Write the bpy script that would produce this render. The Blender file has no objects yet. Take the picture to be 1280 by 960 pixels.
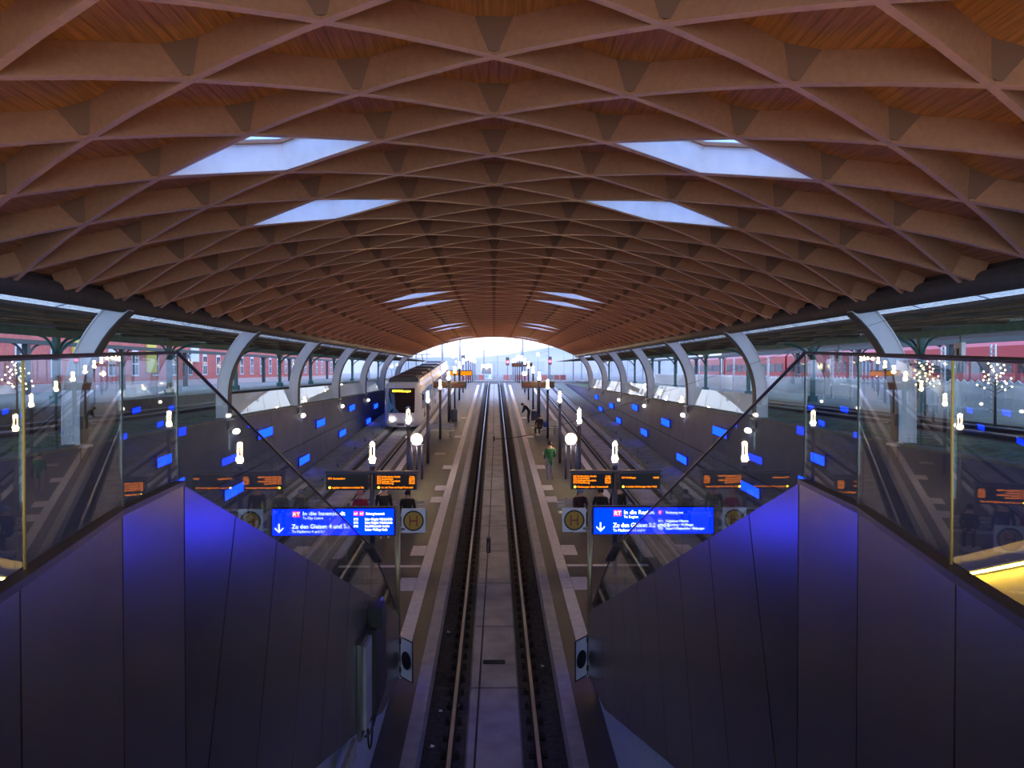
import bpy, bmesh, math, random
from mathutils import Vector, Matrix
random.seed(7)
scn = bpy.context.scene
COL = scn.collection

# ------------------------------------------------------------------ camera, sky, exposure
CZ = 1.77                                   # eye height above street level (z = 0)
cam_d = bpy.data.cameras.new('camera')
cam_d.sensor_width = 36.0
cam_d.lens = 36.0 * 1000 / 1280
cam_d.clip_start = 0.05
cam_d.clip_end = 3000
cam = bpy.data.objects.new('camera', cam_d)
COL.objects.link(cam)
cam.location = (0, 0, CZ)
cam.rotation_euler = (math.radians(90 - 0.974), 0, math.radians(-1.29))
scn.camera = cam

world = bpy.data.worlds.new('dusk_sky')
scn.world = world
world.use_nodes = True
wn, wl = world.node_tree.nodes, world.node_tree.links
bg = wn['Background']
tc = wn.new('ShaderNodeTexCoord')
sx = wn.new('ShaderNodeSeparateXYZ')
wl.new(tc.outputs['Generated'], sx.inputs[0])
ramp = wn.new('ShaderNodeValToRGB')
wl.new(sx.outputs['Z'], ramp.inputs[0])
ramp.color_ramp.elements[0].position = 0.0
ramp.color_ramp.elements[0].color = (0.62, 0.82, 1.0, 1)
ramp.color_ramp.elements[1].position = 0.9
ramp.color_ramp.elements[1].color = (0.36, 0.45, 0.78, 1)
e = ramp.color_ramp.elements.new(0.05)
e.color = (0.78, 0.90, 1.0, 1)
e = ramp.color_ramp.elements.new(0.13)
e.color = (0.30, 0.44, 0.82, 1)
wl.new(ramp.outputs[0], bg.inputs[0])
bg.inputs[1].default_value = 1.0

vs = scn.view_settings
vs.view_transform = 'Standard'
vs.look = 'None'
vs.gamma = 1
vs.use_curve_mapping = False
vs.exposure = 2.0


# ------------------------------------------------------------------ materials
def mat(name, col, rough=0.6, metal=0.0, noise=0.0, nscale=6.0, col2=None, bump=0.0, emit=None, estr=0.0,
        stretch=None, spec=None):
    m = bpy.data.materials.new(name)
    m.use_nodes = True
    n, l = m.node_tree.nodes, m.node_tree.links
    b = n['Principled BSDF']
    b.inputs['Base Color'].default_value = (*col, 1)
    b.inputs['Roughness'].default_value = rough
    b.inputs['Metallic'].default_value = metal
    if spec is not None:
        b.inputs['Specular IOR Level'].default_value = spec
    if emit:
        b.inputs['Emission Color'].default_value = (*emit, 1)
        b.inputs['Emission Strength'].default_value = estr
    if noise or col2 or bump:
        t = n.new('ShaderNodeTexCoord')
        mp = n.new('ShaderNodeMapping')
        if stretch:
            mp.inputs['Scale'].default_value = stretch
        l.new(t.outputs['Object'], mp.inputs[0])
        nz = n.new('ShaderNodeTexNoise')
        nz.inputs['Scale'].default_value = nscale
        nz.inputs['Detail'].default_value = 6
        l.new(mp.outputs[0], nz.inputs['Vector'])
        cr = n.new('ShaderNodeValToRGB')
        c2 = col2 or tuple(c * (1 - noise) for c in col)
        cr.color_ramp.elements[0].color = (*c2, 1)
        cr.color_ramp.elements[1].color = (*col, 1)
        cr.color_ramp.elements[0].position = 0.32
        cr.color_ramp.elements[1].position = 0.66
        l.new(nz.outputs['Fac'], cr.inputs[0])
        l.new(cr.outputs[0], b.inputs['Base Color'])
        if bump:
            bp = n.new('ShaderNodeBump')
            bp.inputs['Strength'].default_value = bump
            bp.inputs['Distance'].default_value = 0.02
            l.new(nz.outputs['Fac'], bp.inputs['Height'])
            l.new(bp.outputs[0], b.inputs['Normal'])
    return m


def emat(name, col, strength):
    m = bpy.data.materials.new(name)
    m.use_nodes = True
    n, l = m.node_tree.nodes, m.node_tree.links
    n.remove(n['Principled BSDF'])
    em = n.new('ShaderNodeEmission')
    em.inputs[0].default_value = (*col, 1)
    em.inputs[1].default_value = strength
    l.new(em.outputs[0], n['Material Output'].inputs[0])
    return m


def glassmat(name, tint=(0.9, 0.96, 0.95), refl=1.0, milk=0.0, milkcol=(0.8, 0.95, 1.0)):
    """thin sheet glass: see-through plus a Fresnel mirror coat, optional milky film"""
    m = bpy.data.materials.new(name)
    m.use_nodes = True
    n, l = m.node_tree.nodes, m.node_tree.links
    n.remove(n['Principled BSDF'])
    tr = n.new('ShaderNodeBsdfTransparent')
    tr.inputs[0].default_value = (*tint, 1)
    gl = n.new('ShaderNodeBsdfGlossy')
    gl.inputs['Roughness'].default_value = 0.01
    gl.inputs['Color'].default_value = (refl, refl, refl, 1)
    fr = n.new('ShaderNodeFresnel')
    ge = n.new('ShaderNodeNewGeometry')              # a thin sheet reflects alike from either face
    mr = n.new('ShaderNodeMapRange')
    mr.inputs['To Min'].default_value = 1.42
    mr.inputs['To Max'].default_value = 1 / 1.42
    l.new(ge.outputs['Backfacing'], mr.inputs['Value'])
    l.new(mr.outputs[0], fr.inputs['IOR'])
    mx = n.new('ShaderNodeMixShader')
    l.new(fr.outputs[0], mx.inputs[0])
    out = mx
    src = tr
    if milk:
        df = n.new('ShaderNodeBsdfTranslucent')
        df.inputs[0].default_value = (*milkcol, 1)
        d2 = n.new('ShaderNodeBsdfDiffuse')
        d2.inputs[0].default_value = (*milkcol, 1)
        a = n.new('ShaderNodeMixShader')
        a.inputs[0].default_value = 0.5
        l.new(df.outputs[0], a.inputs[1])
        l.new(d2.outputs[0], a.inputs[2])
        b2 = n.new('ShaderNodeMixShader')
        b2.inputs[0].default_value = milk
        l.new(tr.outputs[0], b2.inputs[1])
        l.new(a.outputs[0], b2.inputs[2])
        src = b2
    l.new(src.outputs[0], mx.inputs[1])
    l.new(gl.outputs[0], mx.inputs[2])
    l.new(out.outputs[0], n['Material Output'].inputs[0])
    return m


M = {}
M['rib'] = mat('rib_timber', (0.46, 0.215, 0.12), 0.6, noise=0.14, nscale=14, stretch=(1, 1, 1), bump=0.05)
M['plank'] = mat('ceiling_board', (0.60, 0.265, 0.11), 0.65, noise=0.4, nscale=2.5, stretch=(9, 0.5, 9), bump=0.1)
M['white_paint'] = mat('white_paint', (0.92, 0.87, 0.86), 0.6, noise=0.08, nscale=4)
M['col_paint'] = mat('column_paint', (0.80, 0.82, 0.90), 0.45, noise=0.06, nscale=3)
M['col_shade'] = mat('column_inner_shade', (0.06, 0.06, 0.07), 0.6)  # shade on the inner flange painted as a near-black colour
M['eave'] = mat('eave_steel', (0.075, 0.06, 0.06), 0.6, metal=0.2, noise=0.2)
M['wallpanel'] = mat('wall_cladding', (0.075, 0.095, 0.22), 0.55, spec=0.12, metal=0.0, noise=0.25, nscale=1.2)
M['cladding'] = mat('dark_cladding', (0.24, 0.235, 0.22), 0.26, metal=0.75, noise=0.15, nscale=2.0)
M['plinth'] = mat('plinth_paint', (0.50, 0.58, 0.70), 0.5, noise=0.1)
M['coping'] = mat('black_coping', (0.03, 0.027, 0.027), 0.45)
M['rail'] = mat('rail_steel', (0.24, 0.28, 0.36), 0.38, metal=1.0)
M['railweb'] = mat('rail_rust', (0.03, 0.026, 0.025), 0.85)
M['slab'] = mat('track_concrete', (0.40, 0.41, 0.43), 0.8, noise=0.35, nscale=1.6, bump=0.15)
M['bed'] = mat('track_bed', (0.085, 0.085, 0.085), 0.95, noise=0.5, nscale=9, bump=0.4)
M['gravel'] = mat('ballast', (0.10, 0.09, 0.085), 0.95, noise=0.6, nscale=30, bump=0.6)
M['asphalt'] = mat('platform_asphalt', (0.056, 0.066, 0.084), 0.62, noise=0.4, nscale=0.8, bump=0.1)
M['stripe'] = mat('guide_stone', (0.78, 0.77, 0.82), 0.75, noise=0.2, nscale=7)
M['copstone'] = mat('coping_stone', (0.42, 0.42, 0.44), 0.75, noise=0.25, nscale=4)
M['kerb'] = mat('kerb_concrete', (0.20, 0.23, 0.21), 0.85, noise=0.4, nscale=2.5)
M['weed'] = mat('weed_green', (0.10, 0.16, 0.07), 0.9, noise=0.4)
M['grass'] = mat('grass_verge', (0.16, 0.30, 0.15), 0.95, noise=0.5, nscale=3, col2=(0.09, 0.085, 0.06), bump=0.4)
M['ground'] = mat('yard_ground', (0.20, 0.20, 0.20), 0.95, noise=0.5, nscale=0.9)
M['green'] = mat('green_steel', (0.06, 0.21, 0.21), 0.5, noise=0.25, nscale=3)
M['dkgreen'] = mat('dark_steel', (0.03, 0.045, 0.045), 0.6)
M['oldwood'] = mat('canopy_boards', (0.17, 0.14, 0.11), 0.8, noise=0.4, nscale=3, stretch=(0.3, 6, 1))
M['rafter'] = mat('canopy_rafter', (0.30, 0.26, 0.20), 0.8, noise=0.3)
M['brick'] = mat('red_brick', (0.62, 0.17, 0.14), 0.85, noise=0.25, nscale=2.5)
M['paleplaster'] = mat('pale_stone', (0.62, 0.5, 0.48), 0.8, noise=0.1)
M['winglass'] = mat('dark_window', (0.06, 0.07, 0.09), 0.08, spec=0.8)
M['winframe'] = mat('white_frame', (0.75, 0.75, 0.78), 0.6)
M['yellow'] = mat('yellow_banner', (0.75, 0.62, 0.10), 0.7)
M['redtrain'] = mat('red_train_paint', (0.36, 0.010, 0.02), 0.35)
M['hoarding'] = mat('white_hoarding', (0.74, 0.80, 0.86), 0.7, noise=0.1, nscale=2)
M['pole'] = mat('lamp_pole', (0.10, 0.10, 0.14), 0.4, metal=0.6)
M['poleblue'] = mat('blue_post', (0.10, 0.12, 0.26), 0.4, metal=0.3)
M['black'] = mat('black_plastic', (0.012, 0.012, 0.012), 0.5)
M['dispcase'] = mat('display_case', (0.10, 0.085, 0.11), 0.45, metal=0.4)
M['dispface'] = mat('display_screen', (0.016, 0.012, 0.010), 0.35)
M['steel'] = mat('brushed_steel', (0.40, 0.40, 0.42), 0.3, metal=0.9)
M['tramwhite'] = mat('tram_white', (0.72, 0.74, 0.80), 0.3, noise=0.05)
M['tramgrey'] = mat('tram_roof_grey', (0.10, 0.10, 0.11), 0.6)
M['tramblue'] = mat('tram_blue', (0.12, 0.35, 0.65), 0.35)
M['tramglass'] = mat('tram_glass', (0.02, 0.022, 0.03), 0.06, spec=0.8)
M['skin'] = mat('skin', (0.55, 0.33, 0.25), 0.6)
M['hair'] = mat('dark_hair', (0.02, 0.015, 0.012), 0.6)
M['hpanel'] = mat('stop_sign_white', (0.62, 0.62, 0.68), 0.5)
M['hyellow'] = mat('stop_sign_yellow', (0.42, 0.23, 0.02), 0.5)
M['hgreen'] = mat('stop_sign_green', (0.035, 0.035, 0.012), 0.5)
M['hletter'] = mat('stop_sign_letter', (0.22, 0.03, 0.012), 0.5)
M['bench'] = mat('bench_slat', (0.45, 0.45, 0.50), 0.5)
M['binblue'] = mat('bin_blue', (0.06, 0.08, 0.16), 0.5)
M['mast'] = mat('mast_steel', (0.16, 0.20, 0.24), 0.6)
M['wire'] = mat('wire_copper', (0.02, 0.018, 0.018), 0.6)
M['farbuild'] = mat('far_plaster', (0.30, 0.32, 0.35), 0.8, noise=0.2, nscale=0.4)
M['hill'] = mat('wooded_hill', (0.05, 0.09, 0.07), 0.95, noise=0.4, nscale=0.05)
M['leaf'] = mat('leaf', (0.06, 0.11, 0.04), 0.8)
M['bark'] = mat('bark', (0.08, 0.06, 0.045), 0.9)
M['stairtread'] = mat('stair_granite', (0.20, 0.20, 0.20), 0.7, noise=0.3, nscale=12)
M['glass'] = glassmat('balustrade_glass', (0.86, 0.92, 0.92))
M['milk'] = glassmat('frosted_glass', (0.9, 0.98, 0.98), milk=0.88, milkcol=(0.86, 0.98, 1.0))
M['skyglass'] = glassmat('skylight_glass', (0.75, 0.85, 0.95))
M['lampglass'] = glassmat('lamp_tube_glass', (0.97, 0.95, 0.9))
M['lamp'] = emat('warm_lamp', (1.0, 0.62, 0.24), 60)
M['lampfar'] = emat('warm_lamp_far', (1.0, 0.66, 0.28), 60)
M['globe'] = emat('globe_lamp', (1.0, 0.75, 0.40), 9)
M['bluelight'] = emat('blue_wall_light', (0.003, 0.028, 1.0), 1.9)
M['signblue'] = emat('sign_blue', (0.0, 0.005, 1.0), 3.9)
M['signwhite'] = emat('sign_white', (0.8, 0.88, 1.0), .8)
M['signred'] = emat('sign_red', (1.0, 0.03, 0.05), .5)
M['amber'] = emat('amber_led', (1.0, 0.22, 0.004), .6)
M['amberback'] = emat('amber_panel', (1.0, 0.33, 0.01), 0.25)
M['redled'] = emat('red_led', (0.9, 0.03, 0.05), 0.10)
M['bulk'] = emat('bulkhead_lamp', (1.0, 0.86, 0.66), 2.0)
M['tramdisp'] = emat('tram_display', (1.0, 0.62, 0.02), 3.0)
M['headlight'] = emat('headlight', (1.0, 0.90, 0.75), 30)
M['sodium'] = emat('sodium_strip', (1.0, 0.55, 0.05), 22)
M['redlamp'] = emat('red_signal', (1.0, 0.02, 0.05), 9)
M['whitelamp'] = emat('cool_far_lamp', (0.8, 0.92, 1.0), 12)
M['fairy'] = emat('fairy_bulb', (1.0, 0.78, 0.42), 4)
M['lining'] = mat('stair_lining', (0.45, 0.43, 0.38), 0.45, metal=0.25, noise=0.15)
M['jointglint'] = mat('joint_post_glint', (0.22, 0.15, 0.04), 0.35, metal=0.9)  # yellow lamp glint on the near joint posts painted into the colour
M['riblit'] = mat('rib_underside_lit', (0.72, 0.42, 0.34), 0.55, noise=0.12, nscale=10)
M['postglow'] = mat('sign_post_lamp_tint', (0.42, 0.34, 0.17), 0.35, metal=0.7)  # steel posts with the yellow lamp reflection painted into the colour
M['tubeglow'] = emat('lamp_tube_glow', (1.0, 0.72, 0.36), 9)
M['corner_fill'] = mat('corner_fill_dark', (0.22, 0.105, 0.065), 0.8)
M['canopyfill'] = emat('canopy_fill_tube', (0.80, 0.90, 1.0), 30)
M['pendant'] = emat('pendant_fill_globe', (1.0, 0.62, 0.28), 9)


# ------------------------------------------------------------------ geometry helpers
class MB:
    def __init__(s):
        s.v, s.f, s.m = [], [], []

    def add(s, vs_, fs_, mi=0):
        o = len(s.v)
        s.v += [tuple(v) for v in vs_]
        s.f += [tuple(i + o for i in f) for f in fs_]
        s.m += [mi] * len(fs_)
        return s

    def box(s, x0, x1, y0, y1, z0, z1, mi=0):
        return s.hexa([(x0, y0, z0), (x1, y0, z0), (x1, y1, z0), (x0, y1, z0)],
                      [(x0, y0, z1), (x1, y0, z1), (x1, y1, z1), (x0, y1, z1)], mi)

    def hexa(s, a, b, mi=0):
        n = len(a)
        f = [tuple(range(n - 1, -1, -1)), tuple(range(n, 2 * n))]
        f += [(i, (i + 1) % n, n + (i + 1) % n, n + i) for i in range(n)]
        return s.add(list(a) + list(b), f, mi)

    def tube(s, p0, p1, r0, r1=None, n=8, mi=0):
        r1 = r0 if r1 is None else r1
        p0, p1 = Vector(p0), Vector(p1)
        d = (p1 - p0).normalized()
        u = d.cross(Vector((0, 0, 1)))
        if u.length < 1e-4:
            u = Vector((1, 0, 0))
        u.normalize()
        w = d.cross(u)
        c = [(math.cos(2 * math.pi * i / n), math.sin(2 * math.pi * i / n)) for i in range(n)]
        return s.hexa([p0 + (u * a + w * b) * r0 for a, b in c], [p1 + (u * a + w * b) * r1 for a, b in c], mi)

    def path(s, pts, r, n=6, mi=0):
        for a, b in zip(pts[:-1], pts[1:]):
            s.tube(a, b, r, n=n, mi=mi)
        return s

    def sphere(s, c, r, n=10, k=6, mi=0, sc=(1, 1, 1)):
        vs_, fs_ = [], []
        for i in range(k + 1):
            t = math.pi * i / k
            for j in range(n):
                a = 2 * math.pi * j / n
                vs_.append((c[0] + r * sc[0] * math.sin(t) * math.cos(a), c[1] + r * sc[1] * math.sin(t) * math.sin(a),
                            c[2] + r * sc[2] * math.cos(t)))
        for i in range(k):
            for j in range(n):
                fs_.append((i * n + j, (i + 1) * n + j, (i + 1) * n + (j + 1) % n, i * n + (j + 1) % n))
        return s.add(vs_, fs_, mi)

    def lathe(s, c, prof, n=12, mi=0):
        vs_, fs_ = [], []
        for r, z in prof:
            for j in range(n):
                a = 2 * math.pi * j / n
                vs_.append((c[0] + r * math.cos(a), c[1] + r * math.sin(a), c[2] + z))
        for i in range(len(prof) - 1):
            for j in range(n):
                fs_.append((i * n + j, i * n + (j + 1) % n, (i + 1) * n + (j + 1) % n, (i + 1) * n + j))
        fs_.append(tuple(range(n - 1, -1, -1)))
        fs_.append(tuple((len(prof) - 1) * n + j for j in range(n)))
        return s.add(vs_, fs_, mi)

    def mesh(s, name, mats, smooth=False):
        me = bpy.data.meshes.new(name)
        me.from_pydata(s.v, [], s.f)
        for m in (mats if isinstance(mats, (list, tuple)) else [mats]):
            me.materials.append(m)
        for p, i in zip(me.polygons, s.m):
            p.material_index = i
            p.use_smooth = smooth
        bm = bmesh.new()
        bm.from_mesh(me)
        bmesh.ops.recalc_face_normals(bm, faces=bm.faces)
        bm.to_mesh(me)
        bm.free()
        me.update()
        return me

    def obj(s, name, mats, parent=None, smooth=False, loc=None):
        return link(name, s.mesh(name, mats, smooth), parent, loc)


def link(name, data, parent=None, loc=None):
    o = bpy.data.objects.new(name, data)
    COL.objects.link(o)
    if parent is not None:
        o.parent = parent
    if loc is not None:
        o.location = loc
    return o


def tag(o, label=None, cat=None, group=None, kind=None):
    if label:
        o['label'] = label
    if cat:
        o['category'] = cat
    if group:
        o['group'] = group
    if kind:
        o['kind'] = kind
    return o


def thing(name, label, cat, loc=(0, 0, 0), group=None, kind=None):
    return tag(link(name, None, None, loc), label, cat, group, kind)


def struct(name, label, loc=(0, 0, 0)):
    return tag(link(name, None, None, loc), label, None, None, 'structure')


def copy_tree(o, parent=None):
    c = o.copy()
    COL.objects.link(c)
    c.parent = parent
    for ch in list(o.children):
        copy_tree(ch, c)
    return c


def text(body, size, material, parent, loc, name='lettering', rz=0.0, align='LEFT', width=None, bold=0.0):
    cu = bpy.data.curves.new('t', 'FONT')
    cu.body = body
    cu.size = size
    cu.align_x = align
    cu.resolution_u = 2
    cu.offset = bold * .45
    t = bpy.data.objects.new('t', cu)
    COL.objects.link(t)
    dg = bpy.context.evaluated_depsgraph_get()
    me = bpy.data.meshes.new_from_object(t.evaluated_get(dg))
    bpy.data.objects.remove(t)
    bpy.data.curves.remove(cu)
    me.materials.clear()
    me.materials.append(material)
    o = link(name, me, parent, loc)
    o.rotation_euler = (math.pi / 2, 0, rz)
    if width and len(me.vertices):
        w = max(v.co.x for v in me.vertices) - min(v.co.x for v in me.vertices)
        o.scale = (width / w, 1, 1)
    return o


ORD = ['first', 'second', 'third', 'fourth', 'fifth', 'sixth', 'seventh', 'eighth', 'ninth', 'tenth', 'eleventh',
       'twelfth', 'thirteenth', 'fourteenth', 'fifteenth', 'sixteenth', 'seventeenth', 'eighteenth']
SIDE = {-1: 'left', 1: 'right'}


def zr(y):                                   # top of rail along the ramp
    return min(-5.38 + 0.05 * y, 0.0)


def zp(y):                                   # platform surface
    return zr(y) + 0.30


# ------------------------------------------------------------------ roof: timber lattice barrel
R = 19.5
ZC = CZ + 3.5 - R
TH = math.asin(8.8 / R)
SMAX = R * TH
DY, DS, Y0 = 2.05, 1.68, 9.0
SLOPE = (DY / 2) / DS
SRIB = R * math.asin(8.52 / R)
YA, YB = -7.0, 83.6
RD = 0.37                                    # rib depth


def arc(s, r=R):
    a = s / R
    return (r * math.sin(a), ZC + r * math.cos(a))


ceiling = struct('ceiling', 'vaulted timber lattice roof over the tram platforms')


def rib_mesh(sgn, yc, ya, yb):
    """diagonal glulam arch, y = yc + sgn*SLOPE*s, clipped to [ya, yb]"""
    s0, s1 = -SRIB, SRIB
    for lim in (ya, yb):
        sl = (lim - yc) / (sgn * SLOPE)
        if (lim == ya) == (sgn > 0):
            s0 = max(s0, sl)
        else:
            s1 = min(s1, sl)
    if s1 - s0 < 0.4:
        return None
    n = max(2, int((s1 - s0) / 0.76))
    w = 0.055
    k = math.hypot(1, SLOPE)
    vs_, fs_ = [], []
    for i in range(n + 1):
        s = s0 + (s1 - s0) * i / n
        y = yc + sgn * SLOPE * s
        ds, dy = -sgn * SLOPE / k * w, 1 / k * w
        for r, q in ((R, -1), (R, 1), (R + RD, 1), (R + RD, -1)):
            x, z = arc(s + q * ds, r)
            vs_.append((x, y + q * dy, z))
    for i in range(n):
        for j in range(4):
            fs_.append((i * 4 + j, i * 4 + (j + 1) % 4, (i + 1) * 4 + (j + 1) % 4, (i + 1) * 4 + j))
    fs_ += [(0, 1, 2, 3), (n * 4 + 3, n * 4 + 2, n * 4 + 1, n * 4)]
    mb = MB().add(vs_, fs_)
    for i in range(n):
        mb.m[i * 4] = 1                       # brightness of the undersides painted as lighter wood
    return mb


for sgn in (-1, 1):
    shared = None
    for k in range(-14, 46):
        yc = Y0 + k * DY
        ext = SLOPE * SMAX
        if yc - ext >= YA and yc + ext <= YB:
            if shared is None:
                shared = rib_mesh(sgn, 0.0, -999, 999).mesh('rib', [M['rib'], M['riblit']])
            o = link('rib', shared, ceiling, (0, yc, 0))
        else:
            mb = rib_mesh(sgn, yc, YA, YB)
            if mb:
                mb.obj('rib', [M['rib'], M['riblit']], ceiling)

# darker triangular fills in the corners where the ribs cross
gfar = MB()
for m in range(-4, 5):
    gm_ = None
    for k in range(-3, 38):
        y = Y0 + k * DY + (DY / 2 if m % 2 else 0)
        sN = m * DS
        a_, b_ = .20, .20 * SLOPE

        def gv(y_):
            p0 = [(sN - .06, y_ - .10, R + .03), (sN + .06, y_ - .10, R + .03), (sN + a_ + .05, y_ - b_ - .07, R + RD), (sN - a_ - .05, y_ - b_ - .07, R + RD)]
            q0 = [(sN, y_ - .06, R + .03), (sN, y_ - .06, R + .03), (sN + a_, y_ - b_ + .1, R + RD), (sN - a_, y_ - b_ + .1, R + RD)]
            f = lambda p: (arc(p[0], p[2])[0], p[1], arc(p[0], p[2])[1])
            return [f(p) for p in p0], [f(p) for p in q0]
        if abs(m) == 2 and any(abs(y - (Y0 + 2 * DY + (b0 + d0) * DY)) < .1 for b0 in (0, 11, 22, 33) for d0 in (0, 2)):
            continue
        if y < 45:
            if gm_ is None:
                gm_ = MB().hexa(*gv(0.0)).mesh('corner_fill', M['corner_fill'])
            link('corner_fill', gm_, ceiling, (0, y, 0))
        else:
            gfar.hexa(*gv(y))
tag(gfar.obj('far_corner_fills', M['corner_fill'], ceiling), kind='stuff')

# skylights: pairs of lattice cells
SKY = []
for base in (0, 11, 22, 33):
    for d in (0, 2):
        yc = Y0 + 3 * DY / 2 + (base + d) * DY
        if yc + DY < YB:
            SKY += [(-1, yc), (1, yc)]


def cell_half(s):                            # half length in y of a skylight cell at arc position |s|
    t = 1 - abs(abs(s) - 2 * DS) / DS
    return max(0.0, t) * DY / 2


PW = 0.12
PN = int(2 * SMAX / PW) + 1
PW = 2 * SMAX / PN
YNEAR = 27.5
pm = {}


def plank_verts(s, ya, yb):
    h = PW / 2 * 1.03
    vs_ = []
    for y in (ya, yb):
        for q, r in ((-(h - 0.007), R + RD), ((h - 0.007), R + RD), (h, R + RD + 0.012), (h, R + RD + 0.05),
                     (-h, R + RD + 0.05), (-h, R + RD + 0.012)):
            x, z = arc(s + q, r)
            vs_.append((x, y, z))
    return vs_[:6], vs_[6:]


far = MB()
for i in range(PN):
    s = -SMAX + PW * (i + 0.5)
    cuts = []
    for sd, yc in SKY:
        if s * sd > 0:
            hh = max(cell_half(s - PW / 2), cell_half(s + PW / 2))
            hh = cell_half(s)
            if hh > 0.02:
                cuts.append((yc - hh, yc + hh))
    cuts.sort()
    segs, y = [], YA
    for a, b in cuts + [(YB, YB)]:
        segs.append((y, a))
        y = b
    for a, b in segs:
        if a >= YNEAR:
            far.hexa(*plank_verts(s, a, b))
        else:
            c = min(b, YNEAR)
            MB().hexa(*plank_verts(s, a, c)).obj('plank', M['plank'], ceiling)
            if b > YNEAR:
                far.hexa(*plank_verts(s, YNEAR, b))
tag(far.obj('far_planks', M['plank'], ceiling), kind='stuff')

# skylight wells
for wi, (sd, yc) in enumerate(SKY):
    w = struct('window_%d' % (wi + 1), 'white lined skylight well in the timber vault, %s side' % SIDE[sd])
    nodes = [(2 * DS - DS, yc), (2 * DS, yc + DY / 2), (3 * DS, yc), (2 * DS, yc - DY / 2)]
    ctr = (2 * DS, yc)

    def pt(n, f, r):
        s, y = ctr[0] + (n[0] - ctr[0]) * f, ctr[1] + (n[1] - ctr[1]) * f
        x, z = arc(s * sd, r)
        return (x, y, z)
    for j in range(4):
        a, b = nodes[j], nodes[(j + 1) % 4]
        f0, f1 = 0.90, 0.935
        MB().hexa([pt(a, f0, R + 0.01), pt(b, f0, R + 0.01), pt(b, f1, R + 0.01), pt(a, f1, R + 0.01)],
                  [pt(a, f0, R + 0.44), pt(b, f0, R + 0.44), pt(b, f1 + .06, R + 0.44), pt(a, f1 + .06, R + 0.44)]
                  ).obj('lining_board', M['white_paint'], w)
        MB().hexa([pt(a, 0.84, R + 0.44), pt(b, 0.84, R + 0.44), pt(b, 1.0, R + 0.44), pt(a, 1.0, R + 0.44)],
                  [pt(a, 0.84, R + 0.50), pt(b, 0.84, R + 0.50), pt(b, 1.0, R + 0.50), pt(a, 1.0, R + 0.50)]
                  ).obj('frame', M['rib'], w)
    MB().hexa([pt(n, 0.86, R + 0.46) for n in nodes], [pt(n, 0.86, R + 0.47) for n in nodes]).obj('pane', M['skyglass'], w)

# eave beams and end fascia
for sd in (-1, 1):
    e = struct('trim_%d' % (1 if sd < 0 else 2), 'dark steel tube beam along the %s eave of the roof' % SIDE[sd])
    MB().tube((sd * 8.63, YA, CZ + 1.55), (sd * 8.63, YB, CZ + 1.55), 0.21, n=18).obj('tube', M['eave'], e, smooth=True)
    MB().box(min(sd * 8.7, sd * 9.15), max(sd * 8.7, sd * 9.15), YA, YB, CZ + 1.70, CZ + 2.3).obj('fascia', M['eave'], e)
M['dimglass'] = glassmat('sky_dim_strip_glass', (0.55, 0.60, 0.66))  # tint added to darken the bright sky seen through the strip
for sd in (-1, 1):
    e = struct('trim_%d' % (4 if sd < 0 else 5), 'tinted glazing strip between the %s eave and the old canopy' % SIDE[sd])
    y = -6.9
    while y < YB - 1:
        q = [(9.16, CZ + 1.76), (10.2, CZ + 1.475)]
        MB().hexa([(sd * q[0][0], y + .02, q[0][1]), (sd * q[1][0], y + .02, q[1][1]), (sd * q[1][0], y + 2.55, q[1][1]), (sd * q[0][0], y + 2.55, q[0][1])],
                  [(sd * q[0][0], y + .02, q[0][1] + .012), (sd * q[1][0], y + .02, q[1][1] + .012), (sd * q[1][0], y + 2.55, q[1][1] + .012), (sd * q[0][0], y + 2.55, q[0][1] + .012)]
                  ).obj('pane', M['dimglass'], e)
        MB().tube((sd * q[0][0], y, q[0][1]), (sd * q[1][0], y, q[1][1]), .018, n=6).obj('glazing_bar', M['col_paint'], e)
        y += 2.575
# curved end fascia of the vault
fa = MB()
NS = 40
pts0, pts1 = [], []
for i in range(NS):
    s0, s1 = -SMAX + 2 * SMAX * i / NS, -SMAX + 2 * SMAX * (i + 1) / NS
    q = [arc(s0, R - 0.02), arc(s1, R - 0.02), arc(s1, R + 0.46), arc(s0, R + 0.46)]
    fa.hexa([(x, YB, z) for x, z in q], [(x, YB + 0.15, z) for x, z in q])
f = fa.obj('trim_3', M['rib'])
tag(f, 'curved timber edge of the vault at the far opening', kind='structure')

# ------------------------------------------------------------------ curved columns
COLY = [18.9 + 10.3 * k for k in range(7)]
COLY = [8.6] + COLY


def column(sd, y):
    prof = []
    for z in (-0.35, 0.3, 0.8):
        prof.append((9.78, z, 0.0))
    n = 9
    phi = math.asin((CZ + 1.53 - 0.8) / 3.2)
    for i in range(1, n + 1):
        p = phi * i / n
        prof.append((9.78 - 3.2 * (1 - math.cos(p)), 0.8 + 3.2 * math.sin(p), p))
    return prof


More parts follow.
